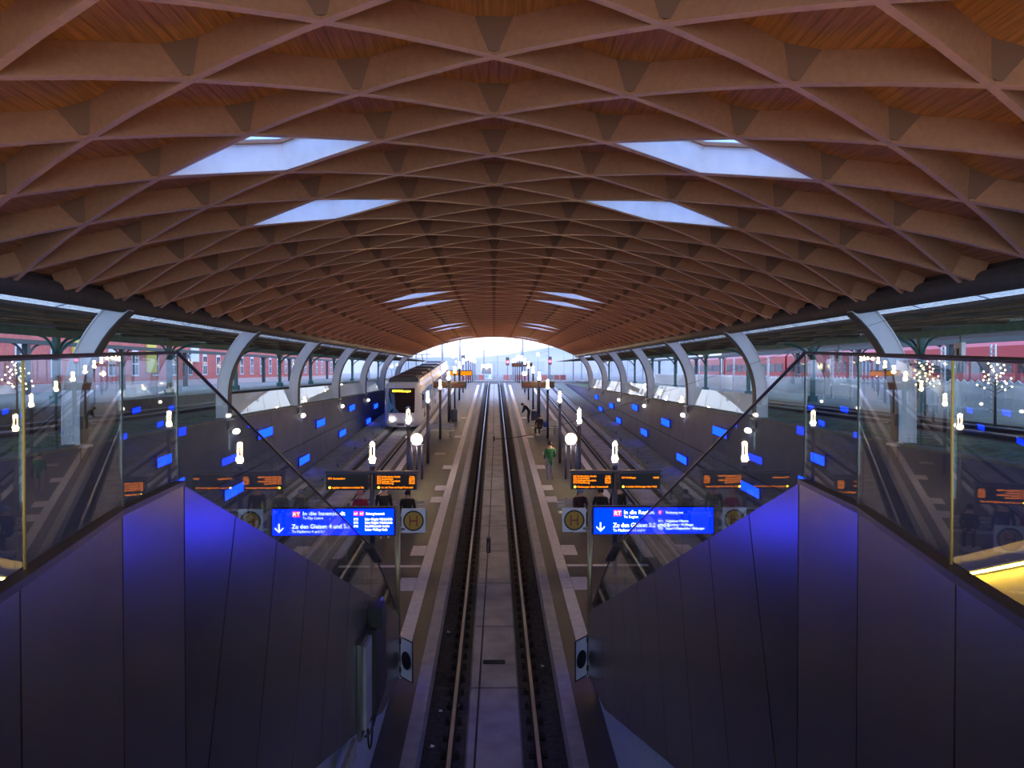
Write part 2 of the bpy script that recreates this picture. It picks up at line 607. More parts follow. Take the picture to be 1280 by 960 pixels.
for sd in (-1, 1):
    for ci, y in enumerate(COLY):
        nm = 'behind the near glass balustrade' if ci <= 1 else ORD[ci - 1] + ' one along the wall away from the stairs'
        t = thing('roof_column', 'pale curved steel roof column on the %s wall, %s' % (
            SIDE[sd], ['nearest and out of view beyond the stair', 'first one, seen through the stair glass'][ci] if ci < 2
            else ORD[ci - 1] + ' one counted from the stairs'), 'column', (sd * 9.78, y, -0.3), 'curved roof columns')
        prof = column(sd, y)
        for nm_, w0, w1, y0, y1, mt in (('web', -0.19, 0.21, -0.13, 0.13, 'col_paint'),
                                        ('inner_flange', -0.225, -0.19, -0.17, 0.17, 'col_shade'),
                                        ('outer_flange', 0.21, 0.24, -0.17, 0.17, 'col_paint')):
            mb = MB()
            rings = []
            for x, z, p in prof:
                nx, nz = math.cos(p), math.sin(p)
                a = (sd * (x + nx * w0) - sd * 9.78, z + nz * w0 + 0.3)
                b = (sd * (x + nx * w1) - sd * 9.78, z + nz * w1 + 0.3)
                rings.append([(a[0], y0, a[1]), (b[0], y0, b[1]), (b[0], y1, b[1]), (a[0], y1, a[1])])
            for r0, r1 in zip(rings[:-1], rings[1:]):
                o = len(mb.v)
                mb.add(r0 + r1, [(j, (j + 1) % 4, 4 + (j + 1) % 4, 4 + j) for j in range(4)])
            mb.add(rings[0], [(0, 1, 2, 3)])
            mb.add(rings[-1], [(0, 1, 2, 3)])
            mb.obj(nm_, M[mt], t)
        MB().box(-0.3, 0.3, -0.22, 0.22, 0.27, 0.33).obj('base_plate', M['col_paint'], t)

# ------------------------------------------------------------------ ground, ramp, retaining walls
YW0, YW1 = -12.0, 107.6
for sd in (-1, 1):
    a, b = sorted((sd * 9.85, sd * 90))
    g = MB().box(a, b, -30, 130, -0.6, -0.02).obj('ground_' + SIDE[sd], M['ground'])
    tag(g, 'dark yard ground outside the %s retaining wall' % SIDE[sd], kind='structure')
    a, b = sorted((sd * 9.9, sd * 12.6))
    g = MB()
    n = 60
    v, fcs = [], []
    for i in range(n + 1):
        y = -10 + 110 * i / n
        for x, z in ((10.06, 0.02), (10.6, 0.10 + 0.05 * random.random()), (11.6, 0.06 + 0.04 * random.random()), (12.6, -0.015)):
            v.append((sd * x, y, z))
    for i in range(n):
        for j in range(3):
            fcs.append((i * 4 + j, i * 4 + j + 1, i * 4 + 5 + j, i * 4 + 4 + j))
    g.add(v, fcs)
    tag(g.obj('grass_verge', M['grass'], smooth=True), 'grass verge behind the %s retaining wall' % SIDE[sd], 'grass', kind='stuff')
g = MB().box(-90, 90, 130, 900, -0.6, -0.02).obj('ground_far', M['ground'])
tag(g, 'yard ground beyond the end of the ramp', kind='structure')
g = MB()
g.hexa([(-9.85, YW0, zr(YW0) - 0.5), (9.85, YW0, zr(YW0) - 0.5), (9.85, 107.6, -0.5), (-9.85, 107.6, -0.5)],
       [(-9.85, YW0, zr(YW0) - 0.16), (9.85, YW0, zr(YW0) - 0.16), (9.85, 107.6, -0.16), (-9.85, 107.6, -0.16)])
g.box(-9.85, 9.85, 107.6, 130, -0.6, -0.16)
tag(g.obj('floor', M['bed']), 'sloping track bed between the platforms', kind='structure')


def wallx(z, y):                              # wall leans slightly: lower is nearer the tracks
    return 9.62 - 0.10 * min(0, 0) + 0.09 * z


for sd in (-1, 1):
    w = struct('wall_' + SIDE[sd], '%s retaining wall clad in dark panels' % SIDE[sd])
    seams = [-11.7 + 5.15 * k for k in range(0, 24)]
    seams = [s for s in seams if s < 107.6] + [107.6]
    back = MB().hexa([(sd * 9.85, YW0, zr(YW0) - .3), (sd * 9.72 - sd * .4, YW0, zr(YW0) - .3), (sd * 9.72, YW1, -.3), (sd * 9.85, YW1, -.3)],
                     [(sd * 9.85, YW0, 0), (sd * 9.75, YW0, 0), (sd * 9.75, YW1, 0), (sd * 9.85, YW1, 0)])
    back.obj('backing', M['coping'], w)
    for y0, y1 in zip(seams[:-1], seams[1:]):
        g_ = 0.012
        for row in (0, 1):
            def zz(y, f):
                b = zr(y) - 0.1
                return b * f
            f0, f1 = ((0.52, 0.0), (1.0, 0.53))[row]
            if abs(zr((y0 + y1) / 2)) < 0.6 and row:
                continue
            if abs(zr((y0 + y1) / 2)) < 0.6:
                f0 = 1.0
            p = []
            for th in (0, 0.05):
                q = []
                for y, f in ((y0 + g_, f0), (y1 - g_, f0), (y1 - g_, f1), (y0 + g_, f1)):
                    z = zz(y, f)
                    q.append((sd * (wallx(z, y) - 0.0 + th), y, z))
                p.append(q)
            MB().hexa(p[0], p[1]).obj('wall_panel', M['wallpanel'], w)
    MB().box(*sorted((sd * 9.55, sd * 9.95)), YW0, YW1, 0.0, 0.05).obj('capping', M['kerb'], w)
    # kerb strip at the foot
    k = MB().hexa([(sd * 7.9, YW0, zr(YW0) - .2), (sd * 8.9, YW0, zr(YW0) - .2), (sd * 8.9, YW1, -.2), (sd * 7.9, YW1, -.2)],
                  [(sd * 7.9, YW0, zr(YW0) + .12), (sd * 9.3, YW0, zr(YW0) + .3), (sd * 9.3, YW1, .1), (sd * 7.9, YW1, .06)])
    tag(k.obj('kerb_' + SIDE[sd], M['kerb']), 'mossy concrete kerb at the foot of the %s wall' % SIDE[sd], kind='structure')
    for q in range(9):
        y = 24 + 4.2 * q + random.uniform(0, 3)
        x = sd * random.uniform(7.95, 8.3)
        t = MB()
        for b_ in range(14):
            a = random.uniform(0, 6.28)
            h = random.uniform(.1, .3)
            dx, dy = math.cos(a) * .12, math.sin(a) * .12
            t.add([(x + dx * .2 - dy * .1, y + dy * .2 + dx * .1, 0), (x + dx * .2 + dy * .1, y + dy * .2 - dx * .1, 0), (x + dx, y + dy, h)], [(0, 1, 2)])
        o = t.obj('weed_tuft', M['weed'], loc=(0, 0, zr(y) + 0.14))
        tag(o, 'small green weed tuft on the %s kerb, %s one from the stairs' % (SIDE[sd], ORD[q]), 'plant', 'weeds along the %s kerb' % SIDE[sd])

# blue wall lights (recessed boxes)
BL = [(23.2, -2.62), (24.0, -3.42), (28.9, -4.36), (33.4, -2.62), (39.5, -4.42), (43.9, -2.9), (49.7, -3.9), (53.7, -2.52), (60, -3.8),
      (64.3, -2.88), (70.4, -3.45), (74, -2.5)]
for sd in (-1, 1):
    for i, (y, z) in enumerate(BL):
        z += CZ
        x = wallx(z, y) * 0.995
        t = thing('wall_light', 'glowing blue rectangular light on the %s wall, %s one counted from the stairs' % (SIDE[sd], ORD[i]), 'light',
                  (sd * x, y, z), 'blue wall lights')
        h, l = (0.17, 1.05) if i > 1 else (.13, .5)
        MB().hexa([(-sd * .005, -l, -h), (-sd * .005, l, -h + .05), (-sd * .005, l, h + .05), (-sd * .005, -l, h)],
                  [(-sd * .02, -l, -h), (-sd * .02, l, -h + .05), (-sd * .02, l, h + .05), (-sd * .02, -l, h)]).obj('lens', M['bluelight'], t)
        fr = MB()
        for (ya, yb, za, zb) in ((-l - .05, -l, -h - .05, h + .1), (l, l + .05, -h - .05, h + .1), (-l, l, -h - .05, -h), (-l, l, h + .05, h + .1)):
            fr.box(-.03, .03, ya, yb, za, zb)
        fr.obj('frame', M['coping'], t)
    for i, y in enumerate([30.1, 40.4, 50.7, 61.0]):
        z = -0.47
        t = thing('bulkhead_lamp', 'small white oval lamp below a column on the %s wall, %s one from the stairs' % (SIDE[sd], ORD[i]), 'lamp',
                  (sd * (wallx(z, y) - .02), y - .5, z), 'small bulkhead lamps')
        MB().sphere((-sd * .09, 0, 0), .12, sc=(.8, 3.0, .9)).obj('lens', M['bulk'], t, smooth=True)
        MB().box(*sorted((0, -sd * .06)), -.3, .3, -.07, .07).obj('mount', M['steel'], t)

# frosted balustrade on the wall top
for sd in (-1, 1):
    for k in range(1, len(COLY) - 1):
        ya, yb = COLY[k] + 0.3, COLY[k + 1] - 0.3
        if k < 2:
            continue
        t = thing('wall_balustrade', 'frosted glass balustrade on the %s wall between the %s and %s columns' % (SIDE[sd], ORD[k - 1], ORD[k]),
                  'balustrade', (sd * 9.75, ya, 0.05), 'glass balustrades on the walls')
        n = 4
        L = (yb - ya) / n
        for j in range(n):
            MB().hexa([(0, j * L + .02, .04), (sd * .02, j * L + .02, .04), (sd * .02, (j + 1) * L - .02, .04), (0, (j + 1) * L - .02, .04)],
                      [(sd * .16, j * L + .02, .82), (sd * .18, j * L + .02, .82), (sd * .18, (j + 1) * L - .02, .82), (sd * .16, (j + 1) * L - .02, .82)]
                      ).obj('pane', M['milk'], t)
            MB().tube((0, j * L, 0), (sd * .18, j * L, .84), .02, n=6).obj('post', M['steel'], t)

# ------------------------------------------------------------------ platforms
PE0, PE1, PY0, PY1 = 1.24, 5.35, 5.0, 104.0
for sd in (-1, 1):
    p = struct('platform_' + SIDE[sd], '%s asphalt island platform' % SIDE[sd])
    xa, xb = sorted((sd * (PE0 + .24), sd * (PE1 - .24)))
    MB().hexa([(xa, PY0, zr(PY0) - .3), (xb, PY0, zr(PY0) - .3), (xb, PY1, zr(PY1) - .3), (xa, PY1, zr(PY1) - .3)],
              [(xa, PY0, zp(PY0)), (xb, PY0, zp(PY0)), (xb, PY1, zp(PY1)), (xa, PY1, zp(PY1))]).obj('surface', M['asphalt'], p)

    def strip(name, x0, x1, y0, y1, up, mt, dn=0.02):
        xa, xb = sorted((sd * x0, sd * x1))
        return MB().hexa([(xa, y0, zp(y0) - dn), (xb, y0, zp(y0) - dn), (xb, y1, zp(y1) - dn), (xa, y1, zp(y1) - dn)],
                         [(xa, y0, zp(y0) + up), (xb, y0, zp(y0) + up), (xb, y1, zp(y1) + up), (xa, y1, zp(y1) + up)]).obj(name, mt, p)
    for (xe, xi) in ((PE0, PE0 + .25), (PE1 - .25, PE1)):
        y = PY0
        while y < PY1:
            st = 1.5 if y < 50 else 6.0
            strip('coping_stone', xe, xi, y + .006, min(PY1, y + st) - .006, .004, M['copstone'], .42)
            y += st
    y = 15.7
    while y < 100:                            # pale guide stripe slabs
        st = 0.9 if y < 45 else 5.5
        strip('guide_slab', 1.81, 2.11, y + .005, y + st - .005, .008, M['stripe'])
        y += st
    for y in (21.0, 24.3, 31.8, 34.2, 39.5, 51, 62):
        strip('tactile_pad', 2.12, 2.56, y, y + 1.1, .008, M['stripe'])
    for y in (27.0, 44):
        strip('tactile_pad', 2.7, 3.3, y, y + .8, .007, M['copstone'])
    strip('floor_line', 2.13, 4.5, 23.1, 23.3, .007, M['stripe'])
    y = 24.0
    while y < 100:
        st = 1.8 if y < 60 else 8
        strip('outer_guide_slab', 4.55, 4.85, y + .005, y + st - .005, .008, M['stripe'])
        y += st

# ------------------------------------------------------------------ tracks


def track(name, xc, label, y0, y1, slabs=True, zf=None):
    zf = zf or zr
    t = thing(name, label, 'track', (xc, y0, zf(y0) - .16), 'railway tracks')
    bz = zf(y0) - .16

    def P(x, y, dz):
        return (x, y - y0, zf(y) - bz + dz)
    brk = [y0] + ([107.6] if y0 < 107.6 < y1 and zf is zr else []) + [y1]
    for xs in (-0.755, 0.755):
        hd, wb = MB(), MB()
        for a, b in zip(brk[:-1], brk[1:]):
            hd.hexa([P(xs - .036, a, -.04), P(xs + .036, a, -.04), P(xs + .036, b, -.04), P(xs - .036, b, -.04)],
                    [P(xs - .033, a, 0), P(xs + .033, a, 0), P(xs + .033, b, 0), P(xs - .033, b, 0)])
            wb.hexa([P(xs - .07, a, -.15), P(xs + .07, a, -.15), P(xs + .07, b, -.15), P(xs - .07, b, -.15)],
                    [P(xs - .02, a, -.041), P(xs + .02, a, -.041), P(xs + .02, b, -.041), P(xs - .02, b, -.041)])
        r = hd.obj('rail', M['rail'], t)
        wb.obj('rail_web', M['railweb'], r)
    if slabs:
        y = y0
        while y < min(y1, 107):
            st = 3.35 if y < 60 else 12
            b = min(y + st, 107.6)
            MB().hexa([P(-.5, y + .015, -.16), P(.5, y + .015, -.16), P(.5, b - .015, -.16), P(-.5, b - .015, -.16)],
                      [P(-.46, y + .03, -.06), P(.46, y + .03, -.06), P(.46, b - .03, -.06), P(-.46, b - .03, -.06)]).obj('slab', M['slab'], t)
            y += st
    return t, P


ct, P = track('tram_track', 0, 'central slab track running straight down between the two platforms', 6.0, 125.0)
clip = None
y = 6.4
while y < 46:
    for xs in (-.755, .755):
        if clip is None:
            mb = MB()
            mb.box(-.16, .16, -.07, .07, -.165, -.13)
            for q in (-1, 1):
                mb.box(q * .12 - .035, q * .12 + .035, -.05, .05, -.13, -.07)
                mb.tube((q * .12, 0, -.07), (q * .12, 0, -.04), .02, n=6)
            clip = mb.mesh('rail_clip', M['railweb'])
        o = link('rail_clip', clip, ct, P(xs, y, 0))
    y += .6
rest = MB()
while y < 107:
    for xs in (-.755, .755):
        x_, y_, z_ = P(xs, y, 0)
        rest.box(x_ - .16, x_ + .16, y_ - .07, y_ + .07, z_ - .165, z_ - .09)
    y += .6
tag(rest.obj('far_rail_clips', M['railweb'], ct), kind='stuff')
# drain grate on the central slab
dg_ = thing('drain_grate', 'dark slotted drain grate in the central track slab', 'grate', (0, 17.3, zr(17.3) - .06), None)
MB().box(-.24, .24, -.11, .11, 0, .012).obj('frame', M['railweb'], dg_)
for i in range(4):
    MB().box(-.22, .22, -.09 + .05 * i, -.065 + .05 * i, .012, .022).obj('bar', M['bed'], dg_)
# scraps of litter by the rails
for i, (x, y) in enumerate([(-1.02, 15.2), (-.66, 15.4), (-1.08, 13.9), (1.05, 17.2), (-1.1, 19.2)]):
    o = MB().hexa([(-.04, -.03, 0), (.04, -.02, 0), (.03, .04, 0), (-.03, .03, 0)],
                  [(-.03, -.03, .02), (.03, -.02, .03), (.03, .03, .015), (-.03, .03, .03)]).obj('litter_scrap', M['white_paint'], loc=(x, y, zr(y) - .12))
    tag(o, 'small white scrap of litter beside the central rails, %s' % ['nearest between clip and left rail', 'just inside the left rail', 'nearest the viewer', 'right of the right rail', 'furthest left of the rails'][i], 'litter', 'litter by the central rails')
# loose ballast beside the rails
gm = MB()
for i in range(2600):
    y = 7 + 60 * random.random() ** 1.8
    x = random.choice((-1, 1)) * random.uniform(.9, 1.28)
    r = random.uniform(.012, .035)
    z = zr(y) - .155
    gm.add([(x - r, y, z), (x, y - r, z), (x + r, y, z), (x, y + r, z), (x + r * .2, y, z + r)], [(0, 1, 4), (1, 2, 4), (2, 3, 4), (3, 0, 4)])
tag(gm.obj('ballast_stones', M['gravel']), 'loose dark ballast stones beside the central rails', 'gravel', kind='stuff')

for sd in (-1, 1):
    t, P2 = track('outer_track', sd * 6.65, '%s outer track between platform and retaining wall' % SIDE[sd], 16.0, 125.0)
    for x0, x1 in ((-1.22, -.9), (.9, 1.2)):
        MB().hexa([P2(x0, 16, -.16), P2(x1, 16, -.16), P2(x1, 107, -.16), P2(x0, 107, -.16)],
                  [P2(x0, 16, -.05), P2(x1, 16, -.05), P2(x1, 107, -.05), P2(x0, 107, -.05)]).obj('side_slab', M['slab'], t)
for sd in (-1, 1):
    for q, x in enumerate((13.9,)):
        track('yard_track', sd * x, 'old yard track on the ground outside the %s wall' % SIDE[sd], 8.0, 128.0, slabs=False, zf=lambda y: 0.12)

# overhead contact wire
ow = thing('overhead_wire', 'thin dark overhead contact wire above the central track', 'wire', (0, 0, CZ))
MB().path([(-.12, 2.0, -2.0), (-.096, 3.84, -1.91), (-.055, 7.9, -1.70), (-.014, 14.3, -1.38), (.0, 30, -.75), (.05, 60, .2), (0, 110, 2.6), (0, 200, 4.2)], .006, n=5).obj('contact_wire', M['wire'], ow)
MB().box(-.075, -.035, 7.86, 7.94, -1.80, -1.66).obj('clamp', M['wire'], ow)
arm = thing('registration_arm', 'dark thin steady arm holding the overhead wire above the rails', 'wire arm', (0, 15.5, CZ - 1.32))
MB().path([(.0, 0, -.01), (.3, 0, .0), (.76, 0, .08)], .007, n=6).obj('tube', M['wire'], arm)
MB().tube((0.0, 0, -.06), (0.0, 0, .04), .012, n=6).obj('clamp', M['wire'], arm)
MB().tube((0.76, 0, .08), (8.5, 0.2, 2.55), .003, n=4).obj('span_wire', M['wire'], arm)

# ------------------------------------------------------------------ stair parapets in the foreground
GX = 1.80
YP, ZPK = 4.675, CZ - 0.668                   # peak of the parapet
SL = 0.376


def ztop(y):
    return ZPK - SL * (y - YP) if y > YP else ZPK


def zbot(y):
    if y > 13.1:
        return CZ - 5.58 - 0.125 * (y - 13.1)
    return CZ - 5.58 + 0.31 * (13.1 - y)


SEAM = [YP, 5.6, 6.65, 7.75, 8.9, 10.0, 11.15, 12.3, 13.5, 15.15]
CURVE = [(1.80, YP), (1.71, 3.71), (1.45, 2.47), (1.31, 1.70), (0.85, 1.12), (0.02, 0.90)]   # plan of the level front part
HG = 0.765


def seam_bottom(y):
    """seams stand square to the slope: follow them down to the lower edge"""
    t = 0.0
    for _ in range(400):
        yy, zz = y - SL * t, ztop(y) - t
        if zz <= zbot(yy):
            break
        t += 0.01
    return (y - SL * t, zbot(y - SL * t))


for sd in (-1, 1):
    S = SIDE[sd]
    t = thing('stair_parapet', 'dark metal clad parapet of the %s stairs beside the central track' % S, 'parapet', (sd * GX, YP, zp(YP)), 'stair parapets')
    o0 = Vector((sd * GX, YP, zp(YP)))

    def L(x, y, z):
        return (sd * x - o0.x, y - o0.y, z - o0.z)
    for i, (ya, yb) in enumerate(zip(SEAM[:-1], SEAM[1:])):
        g_ = .010
        ba, bb = seam_bottom(ya), seam_bottom(yb)
        if i == 0:
            ba = (YP, zbot(YP))
        if i == len(SEAM) - 2:
            bb = (yb, zbot(yb))
        q = [(ya + g_, ztop(ya + g_)), (yb - g_, ztop(yb - g_)), (bb[0] - g_, bb[1]), (ba[0] + g_, ba[1])]
        MB().hexa([L(GX, y, z) for y, z in q], [L(GX + .03, y, z) for y, z in q]).obj('cladding_panel', M['cladding'], t)
    MB().hexa([L(GX + .03, YP, zbot(YP)), L(GX + .03, YP, ztop(YP) - .02), L(GX + .03, 15.1, ztop(15.1) - .02), L(GX + .03, 15.1, zbot(15.1)), L(GX + .03, 13.1, zbot(13.1))],
              [L(GX + .12, YP, zbot(YP)), L(GX + .12, YP, ztop(YP) - .02), L(GX + .12, 15.1, ztop(15.1) - .02), L(GX + .12, 15.1, zbot(15.1)), L(GX + .12, 13.1, zbot(13.1))]).obj('core', M['coping'], t)
    # level curved part
    zb = CZ - 3.6
    for i, ((xa, ya), (xb, yb)) in enumerate(zip(CURVE[:-1], CURVE[1:])):
        d = Vector((xb - xa, yb - ya)).normalized() * .007
        nrm = Vector((-(yb - ya), xb - xa)).normalized() * .03          # outward from the track side
        if nrm.x < 0 and i < 3:
            nrm = -nrm
        if i >= 3:
            nrm = Vector((0, -.03)) if nrm.y > 0 else nrm
        a = [(xa + d.x, ya + d.y), (xb - d.x, yb - d.y), (xb - d.x + nrm.x, yb - d.y + nrm.y), (xa + d.x + nrm.x, ya + d.y + nrm.y)]
        zt = ZPK
        MB().hexa([L(x, y, zb) for x, y in a], [L(x, y, zt) for x, y in a]).obj('cladding_panel', M['cladding'], t)
        b = [(xa + nrm.x, ya + nrm.y), (xb + nrm.x, yb + nrm.y), (xb + nrm.x * 1.5, yb + nrm.y * 1.5), (xa + nrm.x * 1.5, ya + nrm.y * 1.5)]
        MB().hexa([L(x, y, zb) for x, y in b], [L(x, y, zt - .01) for x, y in b]).obj('core', M['coping'], t)
        c = [(xa - nrm.x * .25, ya - nrm.y * .25), (xb - nrm.x * .25, yb - nrm.y * .25), (xb + nrm.x * 1.7, yb + nrm.y * 1.7), (xa + nrm.x * 1.7, ya + nrm.y * 1.7)]
        MB().hexa([L(x, y, zt) for x, y in c], [L(x, y, zt + .028) for x, y in c]).obj('coping', M['coping'], t)
    # plinth below
    MB().hexa([L(1.95, 15.1, zp(15.1)), L(1.95, 2.0, zp(5) - .2), L(1.95, 2.0, zbot(2.0) + .1), L(1.95, 13.1, zbot(13.1) + .1), L(1.95, 15.1, zbot(15.1) + .1)],
              [L(2.05, 15.1, zp(15.1)), L(2.05, 2.0, zp(5) - .2), L(2.05, 2.0, zbot(2.0) + .1), L(2.05, 13.1, zbot(13.1) + .1), L(2.05, 15.1, zbot(15.1) + .1)]).obj('plinth', M['plinth'], t)

    # glass balustrade on top
    gt = thing('stair_balustrade', 'clear glass balustrade with thin dark top rail on the %s stair parapet' % S, 'balustrade', (sd * GX, YP, ZPK), 'stair balustrades')
    o1 = Vector((sd * GX, YP, ZPK))

    def G(x, y, z):
        return (sd * x - o1.x, y - o1.y, z - o1.z)
    xg = GX + .033

    def gtop(y):
        if y <= YP:
            return ZPK + HG
        return max(ztop(y) + .10, min(ztop(y) + HG - .02 * 0, 99)) if y < 12.0 else ztop(12.0) + HG + (y - 12.0) / 2.9 * (ztop(14.9) + .1 - ztop(12.0) - HG)
    js = [YP, 5.6, 6.65, 7.75, 8.9, 10.0, 11.15, 12.0, 13.3, 14.9]
    for ya, yb in zip(js[:-1], js[1:]):
        g_ = .007
        q = [(ya + g_, ztop(ya + g_) - .05), (yb - g_, ztop(yb - g_) - .05), (yb - g_, gtop(yb - g_)), (ya + g_, gtop(ya + g_))]
        MB().hexa([G(xg, y, z) for y, z in q], [G(xg + .012, y, z) for y, z in q]).obj('glass_pane', M['glass'], gt)
    cv = [(1.833, YP), (1.748, 3.80), (1.51, 2.60), (1.38, 1.90)]

    def ltop(y):
        return ZPK + HG - (YP - y) * .03
    for (xa, ya), (xb, yb) in zip(cv[:-1], cv[1:]):
        d = Vector((xb - xa, yb - ya)).normalized()
        nr = Vector((-d.y, d.x)) * .012
        d = d * .007
        a = [(xa + d.x, ya + d.y), (xb - d.x, yb - d.y), (xb - d.x + nr.x, yb - d.y + nr.y), (xa + d.x + nr.x, ya + d.y + nr.y)]
        MB().hexa([G(x, y, ZPK - .05) for x, y in a], [G(x, y, ltop(y)) for x, y in a]).obj('glass_pane', M['glass'], gt)
    for x, y in cv[:3]:
        MB().tube(G(x, y, ZPK), G(x, y, ltop(y)), .005, n=8).obj('joint_post', M['jointglint'] if y < 3 else M['coping'], gt)
    rl = [G(x, y, ltop(y) + .006) for x, y in reversed(cv)]
    MB().path(rl, .009, n=8).obj('top_rail', M['coping'], gt)
    MB().path([G(xg, YP, gtop(YP) + .008), G(xg, 12.0, gtop(12.0) + .008), G(xg, 14.9, gtop(14.9) + .008)], .011, n=8).obj('top_rail', M['coping'], gt)
    MB().path([G(xg - .03, 11.7, gtop(11.7) - .02), G(xg - .03, 12.6, gtop(12.6) + .03)], .045, n=8).obj('rail_handle', M['coping'], gt)

    # outer parapet of the stair
    ot = thing('outer_stair_parapet', 'outer metal clad parapet of the %s stairs' % S, 'parapet', (sd * 4.62, YP, zp(YP)), 'stair parapets')
    o2 = Vector((sd * 4.62, YP, zp(YP)))

    def O(x, y, z):
        return (sd * x - o2.x, y - o2.y, z - o2.z)
    for ya, yb in zip(SEAM[:-1], SEAM[1:]):
        q = [(ya + .006, ztop(ya)), (yb - .006, ztop(yb)), (yb - .006, max(zp(yb) + .02, ztop(yb) - 2.0)), (ya + .006, max(zp(ya), ztop(ya) - 2.0))]
        MB().hexa([O(4.60, y, z) for y, z in q], [O(4.72, y, z) for y, z in q]).obj('cladding_panel', M['lining'], ot)
    MB().hexa([O(4.60, 0, ZPK - 2), O(4.60, YP - .01, ZPK - 2), O(4.60, YP - .01, ZPK), O(4.60, 0, ZPK)],
              [O(4.72, 0, ZPK - 2), O(4.72, YP - .01, ZPK - 2), O(4.72, YP - .01, ZPK), O(4.72, 0, ZPK)]).obj('cladding_panel', M['lining'], ot)
    MB().path([O(4.54, 1, ZPK - .2), O(4.54, YP, ZPK - .2), O(4.54, 9.5, ztop(9.5) - .2)], .025, n=8).obj('handrail', M['steel'], ot)
    MB().path([O(4.50, 1, ZPK - .22), O(4.50, YP, ZPK - .22), O(4.50, 9.0, ztop(9.0) - .22)], .010, n=6).obj('handrail_light', M['sodium'], ot)
    # stairs
    st = struct('stairs_' + S, '%s stone stairs down from the bridge to the platform' % S)
    NSTP = 34
    for i in range(NSTP):
        y = YP + .2 + i * .305
        z = -0.0 - (i + 1) * (0 - zp(15.0)) / NSTP
        MB().box(*sorted((sd * 2.06, sd * 4.59)), y, y + .33, z - .16, z).obj('step', M['stairtread'], st)
# bridge deck
d = MB().hexa([(-6, -7, -.35), (6, -7, -.35), (6, 1.0, -.35), (-6, 1.0, -.35)], [(-6, -7, -.02), (6, -7, -.02), (6, 1.0, -.02), (-6, 1.0, -.02)])
tag(d.obj('bridge_deck', M['stairtread']), 'walkway bridge across the tracks under the viewer', kind='structure')
for sd in (-1, 1):
    d = MB().box(*sorted((sd * 2.06, sd * 4.6)), 1.0, YP + .2, -.35, -.02)
    tag(d.obj('landing_' + SIDE[sd], M['stairtread']), '%s stair landing' % SIDE[sd], kind='structure')

# driver monitor housing fixed on the left parapet
mn = thing('monitor_housing', 'dark driver monitor housing with loose cables on the left stair parapet', 'monitor', (-1.795, 11.6, CZ - 4.15))
MB().box(.0, .05, -1.15, 1.1, -.72, .55).obj('back_frame', M['cladding'], mn)
MB().box(.05, .09, -.95, -.45, -.66, .46).obj('side_panel', M['copstone'], mn)
MB().box(.05, .14, -.40, .60, -.70, .50).obj('screen_hood', M['black'], mn)
MB().box(.05, .10, .68, 1.05, -.72, -.3).obj('switch_box', M['black'], mn)
MB().box(.0, .21, -.3, .1, .50, .78).obj('camera_box', M['black'], mn)
MB().box(.0, .10, .1, .7, .44, .54).obj('bracket', M['coping'], mn)
cab = [(.08, -1.0 + 1.3 * i / 12, -.72 - .16 * math.sin(math.pi * i / 12)) for i in range(13)]
MB().path(cab, .018, n=6).obj('cable', M['black'], mn)
cab = [(.08, -.55 + .22 * math.cos(math.pi * i / 10), -.72 - .36 * math.sin(math.pi * i / 10)) for i in range(11)]
MB().path(cab, .014, n=6).obj('cable', M['black'], mn)
MB().box(.0, .05, -2.5, -1.5, -.75, -.5).obj('junction_box', M['copstone'], mn)

# small glass gates with a round no-entry disc at the foot of the parapets
for sd in (-1, 1):
    y = 15.3
    gt = thing('glass_gate', 'small glass barrier with a dark round disc at the foot of the %s stair parapet' % SIDE[sd], 'barrier',
               (sd * 1.80, y, zp(y)), 'glass barriers')
    xs0, xs1 = (0.02, .26)
    f0, f1 = lambda u, z: (-sd * (.0 + u * .27), -u * .35, z), None
    h0, h1 = .22, .98
    MB().hexa([f0(0, h0), f0(1, h0), f0(1, h1), f0(0, h1)], [tuple(a + b for a, b in zip(f0(u, h), (0, .012, 0))) for u, h in ((0, h0), (1, h0), (1, h1), (0, h1))]).obj('pane', M['milk'], gt)
    for a, b in (((0, h0), (1, h0)), ((1, h0), (1, h1)), ((1, h1), (0, h1)), ((0, h1), (0, h0))):
        MB().tube(f0(*a), f0(*b), .014, n=6).obj('frame_bar', M['coping'], gt)
    dv = Vector((-sd * .27, -.35, 0)).normalized()
    c = Vector(f0(.5, .58)) + Vector((dv.y * .02 * sd, -dv.x * .02 * sd, 0))
    ring, ring2 = [], []
    for j in range(20):
        a = 2 * math.pi * j / 20
        p_ = c + dv * math.cos(a) * .17 + Vector((0, 0, 1)) * math.sin(a) * .17
        n_ = Vector((dv.y, -dv.x, 0)) * .03
        ring.append(tuple(p_ + n_))
        ring2.append(tuple(p_ - n_))
    MB().hexa(ring, ring2).obj('disc', M['coping'], gt)
    for z in (.3, .85):
        MB().box(-.03, .05, -.03, .03, z, z + .1).obj('hinge', M['black'], gt)

# ------------------------------------------------------------------ blue direction signs over the stair feet


def hsign(parent_label, x, y, z):
    t = thing('stop_sign', parent_label, 'sign', (x, y, z), 'square tram stop signs')
    h = .245
    MB().box(-h, h, -.02, .05, -h, h).obj('panel', M['hpanel'], t)

    def disc(r, y0, y1, mt, nm):
        a = [(r * math.cos(2 * math.pi * j / 32), r * math.sin(2 * math.pi * j / 32)) for j in range(32)]
        MB().hexa([(p, y0, q) for p, q in a], [(p, y1, q) for p, q in a]).obj(nm, mt, t)
    disc(.215, -.024, -.019, M['hgreen'], 'ring')
    disc(.18, -.028, -.0235, M['hyellow'], 'disc')
    mb = MB()
    mb.box(-.085, -.06, -.032, -.0275, -.11, .11).box(.06, .085, -.032, -.0275, -.11, .11).box(-.06, .06, -.032, -.0275, -.014, .014)
    mb.obj('letter', M['hletter'], t)
    return t


